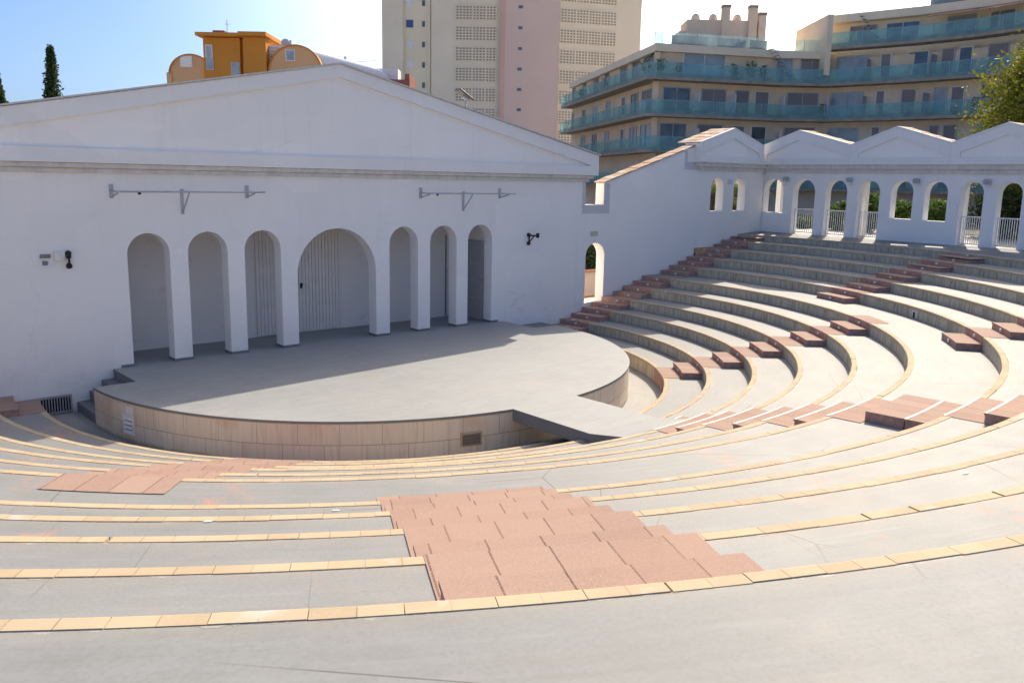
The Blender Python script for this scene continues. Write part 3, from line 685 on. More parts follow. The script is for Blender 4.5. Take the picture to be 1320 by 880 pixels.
# cornice steps under the gables
for z0, z1, pr in ((6.60, 6.733, .35), (6.43, 6.598, .22), (6.27, 6.428, .10)):
    b = MB(); b.b2((16.97 + (.35 - pr), -pr, z0), (22.3 - pr, -.003, z1))
    b.box(O2 + ex * 8.55 - back2 * (pr / 2 + .0015) + Zv * (z0 + z1) / 2, (17.1, pr - .003, z1 - z0 - .001), ex, back2, Zv)
    b.build('cornice', 'stone_mould' if pr < .3 else 'white_trim', arc_t)
# back beam, ceiling and columns of the shallow gallery
b = MB(); b.box(O2 + ex * 8.5 + back2 * 1.28 + Zv * 6.42, (17.1, .3, .94), ex, back2, Zv); b.box(O2 + ex * 8.5 + back2 * .78 + Zv * 6.75, (17.1, .75, .12), ex, back2, Zv)
for i in range(5): b.box(O2 + ex * (.02 + 4.25 * i + (.1 if i else 0) - .03) + back2 * 1.28 + Zv * 4.7, (.26, .26, 2.48), ex, back2, Zv)
b.build('back_beam', 'white_wall', arc_t)
b = MB(); b.b2((17.31, .75, 6.0), (22.2, .95, 7.0)); b.b2((17.31, .405, 6.7), (22.2, .75, 6.8)); b.build('back_beam', 'white_wall', arc_t)
# square notch painted at the joint of the boundary wall and the arcade
b = MB(); b.b2((16.52, -.012, 6.28), (17.28, -.001, 6.58)); b.b2((16.35, -.0125, 6.285), (16.518, -.001, 7.02)); b.build('painted_band', 'notch_band', arc_t)
# gates in the door arches
nm = ['first', 'second', 'third', 'fourth', 'fifth', 'sixth']; gi = 0
for a, c, k, z_ in OPS:
    if k != 'D': continue
    lab = ['white barred gate in the arch nearest the inner corner of the arcade', 'white barred gate in the middle of the three neighbouring gated arches', 'white barred gate in the arch beside the two arched windows', 'white barred gate in the left arch of the pair before dark foliage', 'white barred gate in the arch at the right edge before dark foliage', 'white barred gate in the arcade arch beyond the right edge'][gi]; gi += 1
    o = O2 + ex * (a + c) / 2 + back2 * .26 + Zv * FZ
    t = thing('gate', lab, 'gate', o, 'white gates in the arcade arches')
    w_ = c - a - .03; b = MB()
    for z in (.09, 1.10): b.box(o + Zv * z, (w_, .04, .04), ex, back2, Zv)
    for s1 in (-1, 1): b.box(o + ex * s1 * w_ / 2 + Zv * .6, (.04, .042, 1.06), ex, back2, Zv)
    b.build('frame', 'white_metal', t); b = MB(); n_ = 9
    for i in range(n_): b.tube([o + ex * w_ * ((i + 1) / (n_ + 1) - .5) + Zv * .10, o + ex * w_ * ((i + 1) / (n_ + 1) - .5) + Zv * 1.09], .0135, 6)
    b.build('bars', 'white_metal', t)
# security lights between the arches
for i, s_ in enumerate((1.33, 4.50, 7.42, 10.12)):
    lab = ['small twin wall lamp beside the leftmost arched window of the arcade', 'small twin wall lamp between the second and third gated arches', 'small twin wall lamp between the two arched windows of the arcade', 'small twin wall lamp between the last pair of gated arches'][i]
    o = O2 + ex * s_ - back2 * .0 + Zv * 5.93
    t = thing('wall_lamp', lab, 'lamp', o, 'small wall lamps on the arcade')
    b = MB(); b.box(o - back2 * .03, (.10, .06, .12), ex, back2, Zv); b.build('mount', 'white_metal', t)
    b = MB(); d_ = (-back2 * .7 - Zv * .6 - ex * .3).normalized(); b.box(o - back2 * .13 + Zv * .05 - ex * .05, (.26, .12, .17), ex, (-back2 * .8 - Zv * .5).normalized(), (Zv * .8 - back2 * .5).normalized()); b.bevel(.015).build('floodlight', 'galv', t)
    b = MB(); b.tube([o - back2 * .06 - Zv * .05, o - back2 * .15 - Zv * .12], [.05, .06]); b.build('sensor', 'white_metal', t)
b = MB(); b.b2((19.46, -.03, 5.72), (19.76, -.001, 5.92)); b.bevel(.01); tag(b.build('wall_plaque', 'notch_band'), 'small grey square plaque between the two narrow arched windows beside the wall stair', 'plaque')

# ------------------------------------------------------------------ fixtures on the stage wall
def hang_bar(x0, xm, x1, z, label):
    t = thing('lighting_bar', label, 'bar', (xm, 0, z), 'grey pipe bars on the stage wall')
    b = MB(); b.tube([(x0 + .02, -.52, z), (x1 + .28, -.52, z)], .022, 10); b.build('pipe', 'galv', t, True)
    for x, h in ((x0, .17), (xm, .0), (x1, .17)):
        b = MB()
        if h: b.b2((x - .05, -.018, z - .17), (x + .05, -.001, z + .17))
        else: b.b2((x - .04, -.018, z - .58), (x + .04, -.001, z + .06))
        lo = z - (.14 if h else .54)
        b.tube([(x, -.015, z + .0), (x + .0, -.54, z - .0)], .021, 6); b.tube([(x, -.015, lo), (x, -.50, z - .03)], .021, 6)
        b.build('bracket', 'galv', t)
hang_bar(-6.27, -4.54, -2.77, 5.27, 'long grey pipe bar on brackets above the left arches of the stage wall')
hang_bar(3.0, 4.71, 6.28, 5.26, 'shorter grey pipe bar on brackets above the right arches of the stage wall')
for x, z, lab in ((-5.60, 5.225, 'small dark hole in the white wall under the left pipe bar'), (3.66, 5.215, 'small dark hole in the white wall under the right pipe bar')):
    b = MB(); b.tube([(x, .0, z), (x, -.012, z)], .042, 10); tag(b.build('pipe_hole', 'black_gap'), lab, 'hole')
def cctv(x, z, label, twist):
    t = thing('lamp_bracket', label, 'bracket', (x, 0, z)); b = MB()
    for dz_ in (0, -.30): b.tube([(x, -.001, z + dz_), (x, -.07, z + dz_)], [.075, .06], 12)
    b.tube([(x, -.05, z), (x, -.05, z - .30)], .026, 8); b.build('wall_mount', 'dark_bracket', t, True)
    tip = Vector((x + .34 * twist, -.36, z - .015)); b = MB(); b.tube([(x, -.05, z - .02), tip], .026, 8); b.tube([(x, -.05, z - .26), Vector((x, -.05, z - .02)).lerp(tip, .62)], .022, 8); b.build('arm', 'dark_bracket', t, True)
    b = MB(); b.tube([tip - Zv * .07, tip + Zv * .09], [.055, .065], 12); b.build('holder', 'dark_bracket', t, True)
cctv(-7.345, 3.79, 'black iron bracket on the white wall left of the arches next to a small box', -.25)
cctv(7.655, 3.82, 'black iron bracket alone on the white wall right of the arches', .35)
b = MB(); b.b2((-7.80 + .13, -.07, 3.62), (-7.43 + .0, -.001, 3.86)); b.bevel(.012); tag(b.build('junction_box', 'pvc_white'), 'white square junction box beside the left black iron bracket', 'junction box')
b = MB(); b.b2((-7.97, -.05, 3.70), (-7.74, -.001, 3.79)); b.bevel(.008); tag(b.build('socket_box', 'grey_box'), 'wider grey socket box left of the white junction box', 'socket box')
b = MB(); b.b2((-7.92, -.05, 3.53), (-7.81, -.001, 3.63)); b.bevel(.008); tag(b.build('socket_box', 'grey_box'), 'tiny square grey socket box below the wider grey one', 'socket box')
b = MB(); b.b2((10.85, -.045, 3.69), (11.20, -.001, 3.87)); b.bevel(.008); tag(b.build('emergency_lamp', 'sign_green'), 'small pale green emergency lamp box over the small arched door', 'lamp')
# floor grille on the left
t = thing('floor_grille', 'grey barred ventilation grille at the foot of the white wall on the left', 'grille', (-7.9, 0, -.1))
b = MB(); b.b2((-8.30, -.02, -.09), (-7.52, -.001, .34)); b.build('opening', 'black_gap', t); b = MB()
for x in (-8.30, -7.56): b.b2((x, -.06, -.09), (x + .04, -.021, .34))
for z in (-.09, .30): b.b2((-8.259, -.058, z), (-7.561, -.021, z + .04))
b.build('frame', 'steel', t); b = MB()
for i in range(11): b.b2((-8.235 + i * .062, -.05, -.05), (-8.21 + i * .062, -.03, .30))
b.build('bars', 'steel', t)
# dark outlet with pale surround on the riser of the walkway tier
a_ = atan2(-12.9 + 1.685, 14.0); a_ = atan2(-12.216 + 1.685 - 1.0, 13.533 + .2); pr = RK[7]; n_ = Vector((cos(a_), sin(a_), 0)); t_ = Vector((-sin(a_), cos(a_), 0)); o = P(pr, a_, 2.13)
t = thing('socket_plate', 'small pale socket plate with dark outlet on the sunny riser above the walkway tier', 'socket', o)
b = MB(); b.box(o - n_ * .006, (.014, .26, .2), n_, t_, Zv); b.build('plate', 'pvc_white', t); b = MB(); b.box(o - n_ * .02 - Zv * .02, (.04, .07, .16), n_, t_, Zv); b.build('outlet', 'dark_bracket', t)
# paper scraps on the near rows
random.seed(5)
for (x, y, z, w_) in ((-11.551, -16.445, 2.969, .16), (-10.227, -15.288, 2.655, .12), (-10.636, -18.789, 3.292, .11), (-10.709, -18.95, 3.292, .15), (-4.24, -19.488, 2.969, .15), (-6.235, -18.067, 2.655, .1), (-4.741, -17.262, 2.33, .1), (-7.264, -19.021, 2.969, .14), (-8.79, -15.063, 2.33, .12), (-9.534, -16.414, 2.655, .13)):
    b = MB(); a0 = atan2(y - YC, x) + pi / 2 + random.uniform(-.2, .2); e = Vector((cos(a0), sin(a0), 0)); f_ = Vector((-sin(a0), cos(a0), 0))
    pts = [Vector((x, y, z + .004)) + e * cos(2 * pi * i / 9) * w_ * .42 * random.uniform(.45, 1.1) + f_ * sin(2 * pi * i / 9) * w_ * .16 * random.uniform(.6, 1.2) for i in range(9)]
    v0 = [b.bm.verts.new(p) for p in pts]; v1 = [b.bm.verts.new(p + Zv * .003) for p in pts]; b.bm.faces.new(v1)
    for i in range(9): b.bm.faces.new([v0[i], v0[(i + 1) % 9], v1[(i + 1) % 9], v1[i]])
    tag(b.build('paper_scrap', 'paper'), 'flattened white paper scrap lying on the concrete of a near row', 'litter', 'white paper scraps on the near rows')

# ------------------------------------------------------------------ apartment block with glass balconies
PATH = [Vector((a, c_, 0)) for a, c_ in [(60.47, 52.41), (43.45, 25.18), (43.86, 24.55), (54.19, 19.19), (56.95, 16.75), (57.96, 10.33), (57.9, 5.54), (57.04, 1.45), (55.65, -2.86), (53.2, -8.0)]]
def offs(Pt, d):
    out = []
    for i in range(len(Pt)):
        ns = []
        for a, c_ in ((i - 1, i), (i, i + 1)):
            if a < 0 or c_ >= len(Pt): continue
            t_ = (Pt[c_] - Pt[a]).normalized(); ns.append(Vector((-t_.y, t_.x, 0)))
        n_ = sum(ns, Vector()).normalized(); out.append(Pt[i] + n_ * d / max(.4, n_.dot(ns[0])))
    return out
WP = offs(PATH, 1.4)
CUM = [0]
for p, q in zip(WP, WP[1:]): CUM.append(CUM[-1] + (q - p).length)
def at(s_, Pt=None):
    for i in range(len(WP) - 1):
        if s_ <= CUM[i + 1] or i == len(WP) - 2:
            e = (WP[i + 1] - WP[i]).normalized(); return WP[i] + e * (s_ - CUM[i]), e, Vector((-e.y, e.x, 0))
def strip(b, Pt, z0, z1, uv=False):
    for p, q in zip(Pt, Pt[1:]): b.quad([p + Zv * z0, q + Zv * z0, q + Zv * z1, p + Zv * z1])
def ribbon(b, A, B, z0, z1):       # solid between two offset paths
    strip(b, A, z0, z1); strip(b, B, z0, z1)
    for i in range(len(A) - 1):
        b.quad([A[i] + Zv * z0, A[i + 1] + Zv * z0, B[i + 1] + Zv * z0, B[i] + Zv * z0]); b.quad([A[i] + Zv * z1, A[i + 1] + Zv * z1, B[i + 1] + Zv * z1, B[i] + Zv * z1])
    for i in (0, -1): b.quad([A[i] + Zv * z0, A[i] + Zv * z1, B[i] + Zv * z1, B[i] + Zv * z0])
apt = thing('apartment_block', 'beige apartment block with long teal glass balconies and rooftop terraces', 'building', (52, 22, -.4))
IN = offs(PATH, 9.0)
# which piece of the path: 0..4 left+front wings, 4.. right volume
b = MB(); ribbon(b, WP, IN, -.4, 16.3); b.build('wall', 'bldg_beige', apt)
b = MB(); ribbon(b, offs(PATH, 2.4)[4:], IN[4:], 16.31, 19.3); b.build('wall', 'bldg_cream', apt)
b = MB(); ribbon(b, offs(PATH, .9)[0:5], IN[0:5], 16.305, 16.92); b.build('roof', 'bldg_cream', apt)
b = MB(); ribbon(b, offs(PATH, 1.5)[4:], IN[4:], 19.305, 19.95); b.build('roof', 'bldg_cream', apt)
b = MB(); e = (PATH[4] - PATH[3]).normalized(); nn = Vector((-e.y, e.x, 0)); b.box(PATH[4] + nn * 4.1 - e * .12 + Zv * 17.3, (.45, 8.4, 4.9), e, nn, Zv); b.build('end_wall', 'bldg_cream', apt)
def balcony(z, i0, i1):
    A = PATH[i0:i1]; Bk = offs(PATH, 1.38)[i0:i1]
    b = MB(); ribbon(b, A, Bk, z, z + .22); sl = b.build('balcony_slab', 'slab_edge', apt)
    G1 = offs(PATH, .05)[i0:i1]; G2 = offs(PATH, .07)[i0:i1]
    b = MB(); ribbon(b, offs(PATH, -.02)[i0:i1], offs(PATH, .02)[i0:i1], z + .225, z + .50); b.build('low_panel', 'teal_glass_low', sl)
    b = MB(); ribbon(b, G1, G2, z + .505, z + 1.32); b.build('glass_panel', 'teal_glass', sl)
    b = MB()
    for p, q in zip(G1, G1[1:]):
        L_ = (q - p).length; n_ = max(1, round(L_ / 1.9)); e = (q - p).normalized(); m_ = Vector((-e.y, e.x, 0))
        for i in range(n_): b.box(p + e * L_ * i / n_ - m_ * .03 + Zv * (z + .80), (.035, .035, 1.06), e, m_, Zv)
        b.box(p + e * L_ / 2 + m_ * .01 + Zv * (z + 1.34), (L_, .05, .03), e, m_, Zv)
    b.build('railing', 'steel', sl)
N_ = len(PATH)
for z, a, c_ in ((5.2, 0, N_), (8.12, 0, N_), (11.04, 0, N_), (13.97, 0, N_), (16.92, 4, N_)): balcony(z, a, c_)
# windows: shutters, glass doors with a curtain, each with its own frame
WIN = {13.97: [(0, 1.18), (4.94, 6.72), (9.78, 11.72), (14.18, 15.94), (19.81, 21.88), (23.61, 25.73), (27.08, 29.66), (34.32, 38.23), (42.6, 44.42), (45.09, 47.1), (48.23, 50.97), (51.85, 52.72), (53.94, 55.67), (56.66, 57.68), (57.98, 59.03), (60.17, 61.82), (62.59, 64.32)],
       11.04: [(0, 1.18), (4.94, 6.72), (9.78, 11.72), (15.07, 16.52), (20.6, 21.88), (23.61, 25.73), (26.86, 29.66), (32.64, 35.16), (36.16, 38.45), (39.32, 40.63), (41.15, 42.55), (44.15, 46.89), (48.03, 50.71), (51.73, 52.48), (53.76, 55.42), (56.35, 57.38), (57.68, 58.74), (59.98, 61.45), (62.29, 63.74)],
       8.12: [(4.94, 6.72), (9.78, 11.72), (15.07, 16.52), (20.6, 21.88), (23.61, 25.73), (26.86, 29.66), (32.5, 34.95), (35.94, 38.31), (39.18, 40.41), (41.0, 42.48), (44.08, 46.76), (47.97, 50.59), (51.6, 52.35), (53.64, 55.24), (56.23, 57.08), (57.38, 58.45), (59.67, 61.21)],
       5.2: [(32.5, 34.95), (35.94, 38.31), (41.0, 42.48), (44.08, 46.76), (47.97, 50.59), (53.64, 55.24), (57.38, 58.45), (59.67, 61.21)]}
random.seed(11)
def window(s0, s1, z, inset=0, h=2.28):
    p, e, n_ = at((s0 + s1) / 2); w_ = s1 - s0; p = p + n_ * inset
    b = MB(); d = .10
    for sx in (-1, 1): b.box(p + e * sx * (w_ / 2 - .04) - n_ * .04 + Zv * (z + .24 + h / 2), (.08, d, h), e, n_, Zv)
    b.box(p - n_ * .04 + Zv * (z + .24 + h - .04), (w_ - .162, d, .08), e, n_, Zv)
    if w_ > 1.9: b.box(p - n_ * .042 + Zv * (z + .24 + h / 2), (.06, .1, h - .08), e, n_, Zv)
    fr = b.build('window', 'galv' if random.random() < .6 else 'white_metal', apt)
    kind = 'shutter' if (w_ < 1.3 and random.random() < .7) or random.random() < .45 else ('window_curtain' if random.random() < .5 else 'window_glass')
    b = MB(); b.box(p - n_ * .015 + Zv * (z + .24 + h / 2), (w_ - .1, .02, h - .06), e, n_, Zv)
    if kind == 'shutter':
        for i in range(14): b.box(p - n_ * .028 + Zv * (z + .35 + i * (h - .2) / 14), (w_ - .17, .02, .09), e, n_, Zv)
    b.build('roller_shutter' if kind == 'shutter' else 'pane', kind, fr)
for z, L_ in WIN.items():
    for s0, s1 in L_: window(s0, s1, z)
for s0, s1 in ((48.76, 51.03), (51.73, 54.43), (56.35, 58.57), (58.86, 61.39)): window(s0, s1, 16.92, 1.0, 1.9)
# rooftop terrace glass, screens, turret with domed chimneys, aerial, stair, awnings, divider screens
b = MB(); R1 = offs(PATH, 1.6)[0:5]; ribbon(b, R1[1:], offs(PATH, 1.63)[1:5], 16.95, 17.95); b.build('terrace_glass', 'clear_glass', apt)
b = MB(); 
for p, q in zip(R1[1:], R1[2:]):
    L_ = (q - p).length; n_ = max(1, round(L_ / 2.0)); e = (q - p).normalized(); m_ = Vector((-e.y, e.x, 0))
    for i in range(n_ + 1): b.box(p + e * L_ * i / n_ - m_ * .03 + Zv * 17.45, (.04, .04, 1.05), e, m_, Zv)
b.build('railing', 'galv', apt)
b = MB(); R2 = offs(PATH, 1.9)[4:]; ribbon(b, R2, offs(PATH, 1.93)[4:], 19.96, 20.9); b.build('terrace_glass', 'clear_glass', apt)
e = (PATH[3] - PATH[2]).normalized(); m_ = Vector((-e.y, e.x, 0)); b = MB()
for s_, w_ in ((4.0, 3.4), (7.9, 2.6), (10.4, 1.6)): b.box(PATH[2] + e * s_ + m_ * 2.4 + Zv * 17.4, (w_, .06, .95), e, m_, Zv)
for i in range(5, len(PATH) - 1):
    p, q = offs(PATH, 2.5)[i], offs(PATH, 2.5)[i + 1]; ee = (q - p).normalized(); b.box((p + q) / 2 + Zv * 20.45, ((q - p).length * .9, .06, .95), ee, Vector((-ee.y, ee.x, 0)), Zv)
b.build('privacy_screen', 'purple_screen', apt)
tur = MB(); tc = Vector((56.3, 27.6, 0)); te, tm = Vector((.75, -.66, 0)), Vector((.66, .75, 0))
tur.box(tc + Zv * 18.6, (6.6, 3.4, 3.2), te, tm, Zv); tur.box(tc - te * 3.6 + Zv * 18.0, (.8, 3.0, 2.4), te, tm, Zv); T_ = tur.build('turret', 'bldg_beige', apt)
b = MB()
for s_, h in ((-2.4, .35), (-.8, .3), (1.4, .35)): b.tube([tc + te * s_ - tm * .8 + Zv * (20.1), tc + te * s_ - tm * .8 + Zv * (20.5), tc + te * s_ - tm * .8 + Zv * 20.75, tc + te * s_ - tm * .8 + Zv * 20.9], [.42, .42, .3, .06], 12)
b.build('dome', 'bldg_cream', T_, True)
for s_, hh, w_ in ((.1, 21.2, .55), (2.55, 21.2, .6), (3.4, 20.6, .55)):
    b = MB(); b.box(tc + te * s_ - tm * 1.75 + Zv * (hh + 17) / 2, (w_ * 1.25, .7, hh - 17), te, tm, Zv); ch = b.build('chimney', 'bldg_beige', apt); b = MB(); b.box(tc + te * s_ - tm * 1.75 + Zv * (hh + .13), (w_ * 1.35, .8, .25), te, tm, Zv); b.build('chimney_cap', 'slab_edge', ch)
b = MB(); a0 = tc + te * 1.0 + Zv * 20.2; b.tube([a0, a0 + Zv * 2.3], .03, 5)
for dz_, w_ in ((1.3, .9), (1.6, .5), (2.0, 1.1), (2.2, .6)): b.tube([a0 + Zv * dz_ - te * w_ / 2, a0 + Zv * dz_ + te * w_ / 2], .018, 4)
b.build('aerial', 'galv', apt)
p, e, n_ = at(42.0); b = MB()
for i in range(11): b.box(p - n_ * .7 - e * (.0 - i * .24) + Zv * (16.9 - i * .25), (.26, .7, .04), e, n_, Zv)
for s1 in (-.38, .38): b.tube([p - n_ * (.7 + s1) + Zv * 17.0, p - n_ * (.7 + s1) + e * 2.6 + Zv * 14.3], .035, 5)
b.build('roof_stair', 'steel', apt)
p, e, n_ = at(50.2); b = MB()
for i in range(11): b.box(p - n_ * .6 - e * (-i * .2) + Zv * (19.5 - i * .25), (.24, .7, .04), e, n_, Zv)
b.build('roof_stair', 'steel', apt)
for s0, s1 in ((55.6, 59.0), (59.1, 63.5)):
    b = MB(); p, e, n_ = at((s0 + s1) / 2); b.box(p - n_ * .1 + Zv * 19.2, (s1 - s0, 2.2, .06), e, (n_ + Zv * .32).normalized(), (Zv - n_ * .32).normalized()); b.build('awning', 'awning', apt)
for s_, z in ((35.5, 11.04), (38.8, 11.04), (43.6, 11.04), (47.4, 11.04), (51.1, 13.97), (56.3, 13.97), (51.0, 11.04), (56.0, 11.04), (35.6, 8.12), (43.5, 8.12), (47.3, 8.12), (55.9, 8.12)):
    p, e, n_ = at(s_); b = MB(); b.box(p - n_ * .62 + Zv * (z + 1.15), (.05, 1.1, 1.85), e, n_, Zv); b.build('divider', 'window_curtain' if s_ > 50 else 'white_metal', apt)
# pot plants standing on the balconies
random.seed(21)
def leaves(b, c, rad, n, size, rnd, mi=0, flat=.9):
    for _ in range(n):
        gs = lambda: max(-1.7, min(1.7, rnd.gauss(0, 1)))
        p = c + Vector((gs() * rad[0], gs() * rad[1], gs() * rad[2]))
        a = Vector((rnd.gauss(0, 1), rnd.gauss(0, 1), rnd.gauss(0, 1))).normalized(); u = a.orthogonal().normalized(); u = (Matrix.Rotation(rnd.uniform(0, 6.28), 3, a) @ u); v = a.cross(u)
        s_ = size * rnd.uniform(.45, 1.4)
        b.quad([p - u * s_, p + v * s_ * .5, p + u * s_, p - v * s_ * .5], None, mi)
rnd = random.Random(3)
spots = [(31.9, 13.97, .4), (33.6, 13.97, .3), (38.6, 13.97, .35), (40.2, 13.97, .5), (41.2, 13.97, .35), (17.5, 13.97, .35), (8.5, 13.97, .3), (30.5, 13.97, .4), (47.0, 11.04, .3), (36.0, 8.12, .35), (60.2, 11.04, .3)]
PL = ['bushy', 'small dark', 'spiky green', 'tall green', 'round yellow-green', 'low', 'tiny', 'leafy', 'small', 'dark low', 'green']
PW = ['at the corner of the upper balcony', 'left of the wide glass door on the upper balcony', 'right of the wide glass door on the upper balcony', 'before the roof stair on the upper balcony', 'under the foot of the roof stair', 'midway along the receding upper balcony', 'near the far end of the receding upper balcony', 'on the receding upper balcony next to the corner', 'beside the middle divider of the second balcony', 'on the lower balcony above the arcade gables', 'at the right of the second balcony near the tree']
for (s_, z, r_), la, wa in zip(spots, PL, PW):
    p, e, n_ = at(s_); p = p - n_ * .95 + Zv * (z + .22); t = thing('pot_plant', '%s pot plant %s' % (la, wa), 'pot plant', p, 'pot plants on the balconies')
    b = MB(); b.tube([p + Zv * .005, p + Zv * .35], [.16, .22], 10); b.build('pot', 'pot', t); b = MB(); leaves(b, p + Zv * (.55 + r_), (r_ * .5, r_ * .5, r_ * .7), 160, .12, rnd); b.build('foliage', 'leaf_green', t)

# ------------------------------------------------------------------ tall tower behind
def dirh(v): v = Vector((v.x, v.y, 0)); return v.normalized()
hr, hw = dirh(cr), dirh(cw)
tw = thing('tower_block', 'tall cream tower block with a pink stair shaft and rows of lattice screens', 'building', (70, 80, -.4))
O_T = Vector((59.63, 89.29, 0))                       # left front corner
k_ = 125 / 1110.18
def tx(px): return (px - 492) * k_
def tbox(x0, x1, d0, d1, mat, name='wall', z1=58): b = MB(); b.box(O_T + hr * (tx(x0) + tx(x1)) / 2 + hw * (d0 + d1) / 2 + Zv * (z1 / 2 - .2), (tx(x1) - tx(x0), d1 - d0, z1 - .4), hr, hw, Zv); return b.build(name, mat, tw)
tbox(492, 519, 0, 12, 'tower_cream'); tbox(519, 556, .5, 12, 'tower_yellow'); tbox(556, 646, 0.1, 14, 'tower_cream')
tbox(646, 652, -.6, 14, 'tower_pink_edge', 'pier'); tbox(652, 722, -.62, 14, 'tower_pink', 'stair_shaft')
er = (hr * cos(radians(-18)) - hw * -sin(radians(-18))).normalized(); er = Vector((hr.x * cos(radians(16)) + hw.x * sin(radians(16)), hr.y * cos(radians(16)) + hw.y * sin(radians(16)), 0)); en = Vector((-er.y, er.x, 0))
if en.dot(hw) < 0: en = -en
RW = 12.9; R0 = O_T + hr * tx(722) + hw * .0
b = MB(); b.box(R0 + er * RW / 2 + en * 7 + Zv * 28.8, (RW, 14, 57.6), er, en, Zv); b.build('wall', 'tower_cream', tw)
def lattice(o, e, n, w, h, groups):
    """screen of pierced blocks: dark backing, slim frame and a grid of bars"""
    b = MB(); b.box(o + e * w / 2 - n * .02 + Zv * h / 2, (w, .04, h), e, n, Zv); fr = b.build('lattice_screen', 'lattice_back', tw)
    b = MB(); x = 0
    rows = 5
    for r_ in range(rows + 1): b.box(o + e * w / 2 - n * .07 + Zv * (h * r_ / rows), (w, .07, .15), e, n, Zv)
    nx = int(w / .48)
    for i in range(nx + 1):
        big = i in groups; b.box(o + e * (w * i / nx) - n * .072 + Zv * h / 2, (.24 if big else .15, .075, h), e, n, Zv)
    b.build('grille', 'tower_cream', fr)
pitch = 25.6 * k_; zb0 = 30.53 - 2.15
for i in range(-3, 10):
    z = zb0 - i * 2.88
    if z < 8: continue
    lattice(O_T + hr * tx(587.5) + hw * .09 + Zv * z, hr, hw, tx(640) - tx(587.5), 1.95, (5, 9))
    lattice(R0 + er * .15 + Zv * (z - .1), er, en, 8.7, 1.95, (5, 9, 13))
for i in range(-3, 9):
    z = 24.3 + .1 - (i - 2) * 2.88
    o = O_T + hr * tx(671.5) - hw * .64 + Zv * z; b = MB(); b.box(o, (.62, .06, .42), hr, hw, Zv); b.build('window', 'window_glass', tw)
    for px, w_, h_, mt in ((527.5, 1.0, 1.05, 'blue_shutter' if i == 1 else 'white_metal'), (545.5, .42, .8, 'window_glass')):
        o = O_T + hr * tx(px) + hw * .46 + Zv * (z + .45); b = MB(); b.box(o, (w_, .08, h_), hr, hw, Zv); f_ = b.build('window', mt if mt != 'window_glass' else 'grey_box', tw)
        b = MB(); b.box(o - hw * .045 - Zv * .03, (w_ * .78, .02, h_ * .8), hr, hw, Zv); b.build('pane', 'window_glass' if mt == 'window_glass' else mt, f_)
b = MB(); b.box(O_T + hr * tx(553) + hw * .38 + Zv * 28.5, (.25, .25, 57), hr, hw, Zv); b.build('downpipe', 'tower_yellow', tw)

# ------------------------------------------------------------------ orange building with barrel roofs
ob = thing('orange_building', 'orange building with barrel vaulted roofs behind the left slope of the pediment', 'building', (20, 46, -.4))
O_B = Vector((13.965, 50.59, 0)); kb = 70 / 1110.18
def bx(px): return (px - 217) * kb
def bbox(x0, x1, d0, d1, z0, z1, mat, name): b = MB(); b.box(O_B + hr * (bx(x0) + bx(x1)) / 2 + hw * (d0 + d1) / 2 + Zv * (z0 + z1) / 2, (bx(x1) - bx(x0), d1 - d0, z1 - z0), hr, hw, Zv); return b.build(name, mat, ob)
def vault(x0, x1, zs_, zt_, d0, d1, mat, name, flip=1):
    a, c_ = bx(x0), bx(x1); cx_, ra = (a + c_) / 2, (c_ - a) / 2
    pts = [(a, -.4), (c_, -.4)] + [(cx_ + ra * cos(pi * i / 18), zs_ + (zt_ - zs_) * sin(pi * i / 18)) for i in range(19)]
    b = MB(); b.prism(pts, O_B, hr, Zv, d0, d1, hw); return b.build(name, mat, ob)
def barrel_ring(x0, x1, zs_, zt_, d):
    a, c_ = bx(x0), bx(x1); cx_, ra = (a + c_) / 2, (c_ - a) / 2
    b = MB(); b.tube([O_B + hr * (cx_ + ra * cos(pi * i / 24)) + hw * d + Zv * (zs_ + (zt_ - zs_) * sin(pi * i / 24)) for i in range(25)], .07, 6); b.build('barrel_edge', 'orange_wall', ob)
vault(217, 273, 13.6, 15.15, .3, 9, 'salmon_wall', 'wall'); barrel_ring(217, 273, 13.6, 15.15, .2)
bbox(213.5, 220, .2, 9, -.4, 13.72, 'salmon_wall', 'pier')
bbox(264, 311, -.1, 6, -.4, 16.45, 'orange_wall', 'wall'); bbox(311, 316, .35, 6, -.4, 16.42, 'orange_wall', 'wall'); bbox(316, 345, -.3, 6, -.4, 16.5, 'orange_wall', 'wall')
b = MB(); b.box(O_B + hr * bx(287) + hw * 2.6 + Zv * 16.63, (bx(317) - bx(259), 6.8, .26), hr, hw, Zv); b.build('roof', 'orange_wall', ob)
b = MB(); b.box(O_B + hr * bx(331) + hw * 2.4 + Zv * 16.68, (bx(349) - bx(313.5), 6.9, .3), hr, hw, Zv); b.build('roof', 'orange_wall', ob)
bbox(272, 287, .8, 1.6, 16.77, 17.15, 'brick_red', 'roof_box')
b = MB(); a0 = O_B + hr * bx(289) + hw * 1.2 + Zv * 16.7; b.tube([a0, a0 + Zv * 1.35], .03, 5); b.tube([a0 + Zv * 1.0 - hr * .2, a0 + Zv * 1.0 + hr * .2], .02, 4)
a1 = O_B + hr * bx(266) + hw * 1 + Zv * 16.7; b.tube([a1, a1 + Zv * .35 - hr * .3], .03, 5); b.build('aerial', 'galv', ob)
lv = bbox(345.2, 371, .6, 6, -.4, 16.05, 'white_metal', 'louvre_wall'); b = MB()
for i in range(9): b.box(O_B + hr * bx(358) + hw * .57 + Zv * (13.9 + i * .24), (bx(371) - bx(345.4), .08, .05), hr, hw, Zv)
b.build('slat', 'galv', lv); b = MB()
for i in range(2):
    for j in range(2): b.box(O_B + hr * bx(349 + 3.6 * i) + hw * .54 + Zv * (14.95 + .2 * j), (.17, .05, .11), hr, hw, Zv)
b.build('opening', 'black_gap', lv)
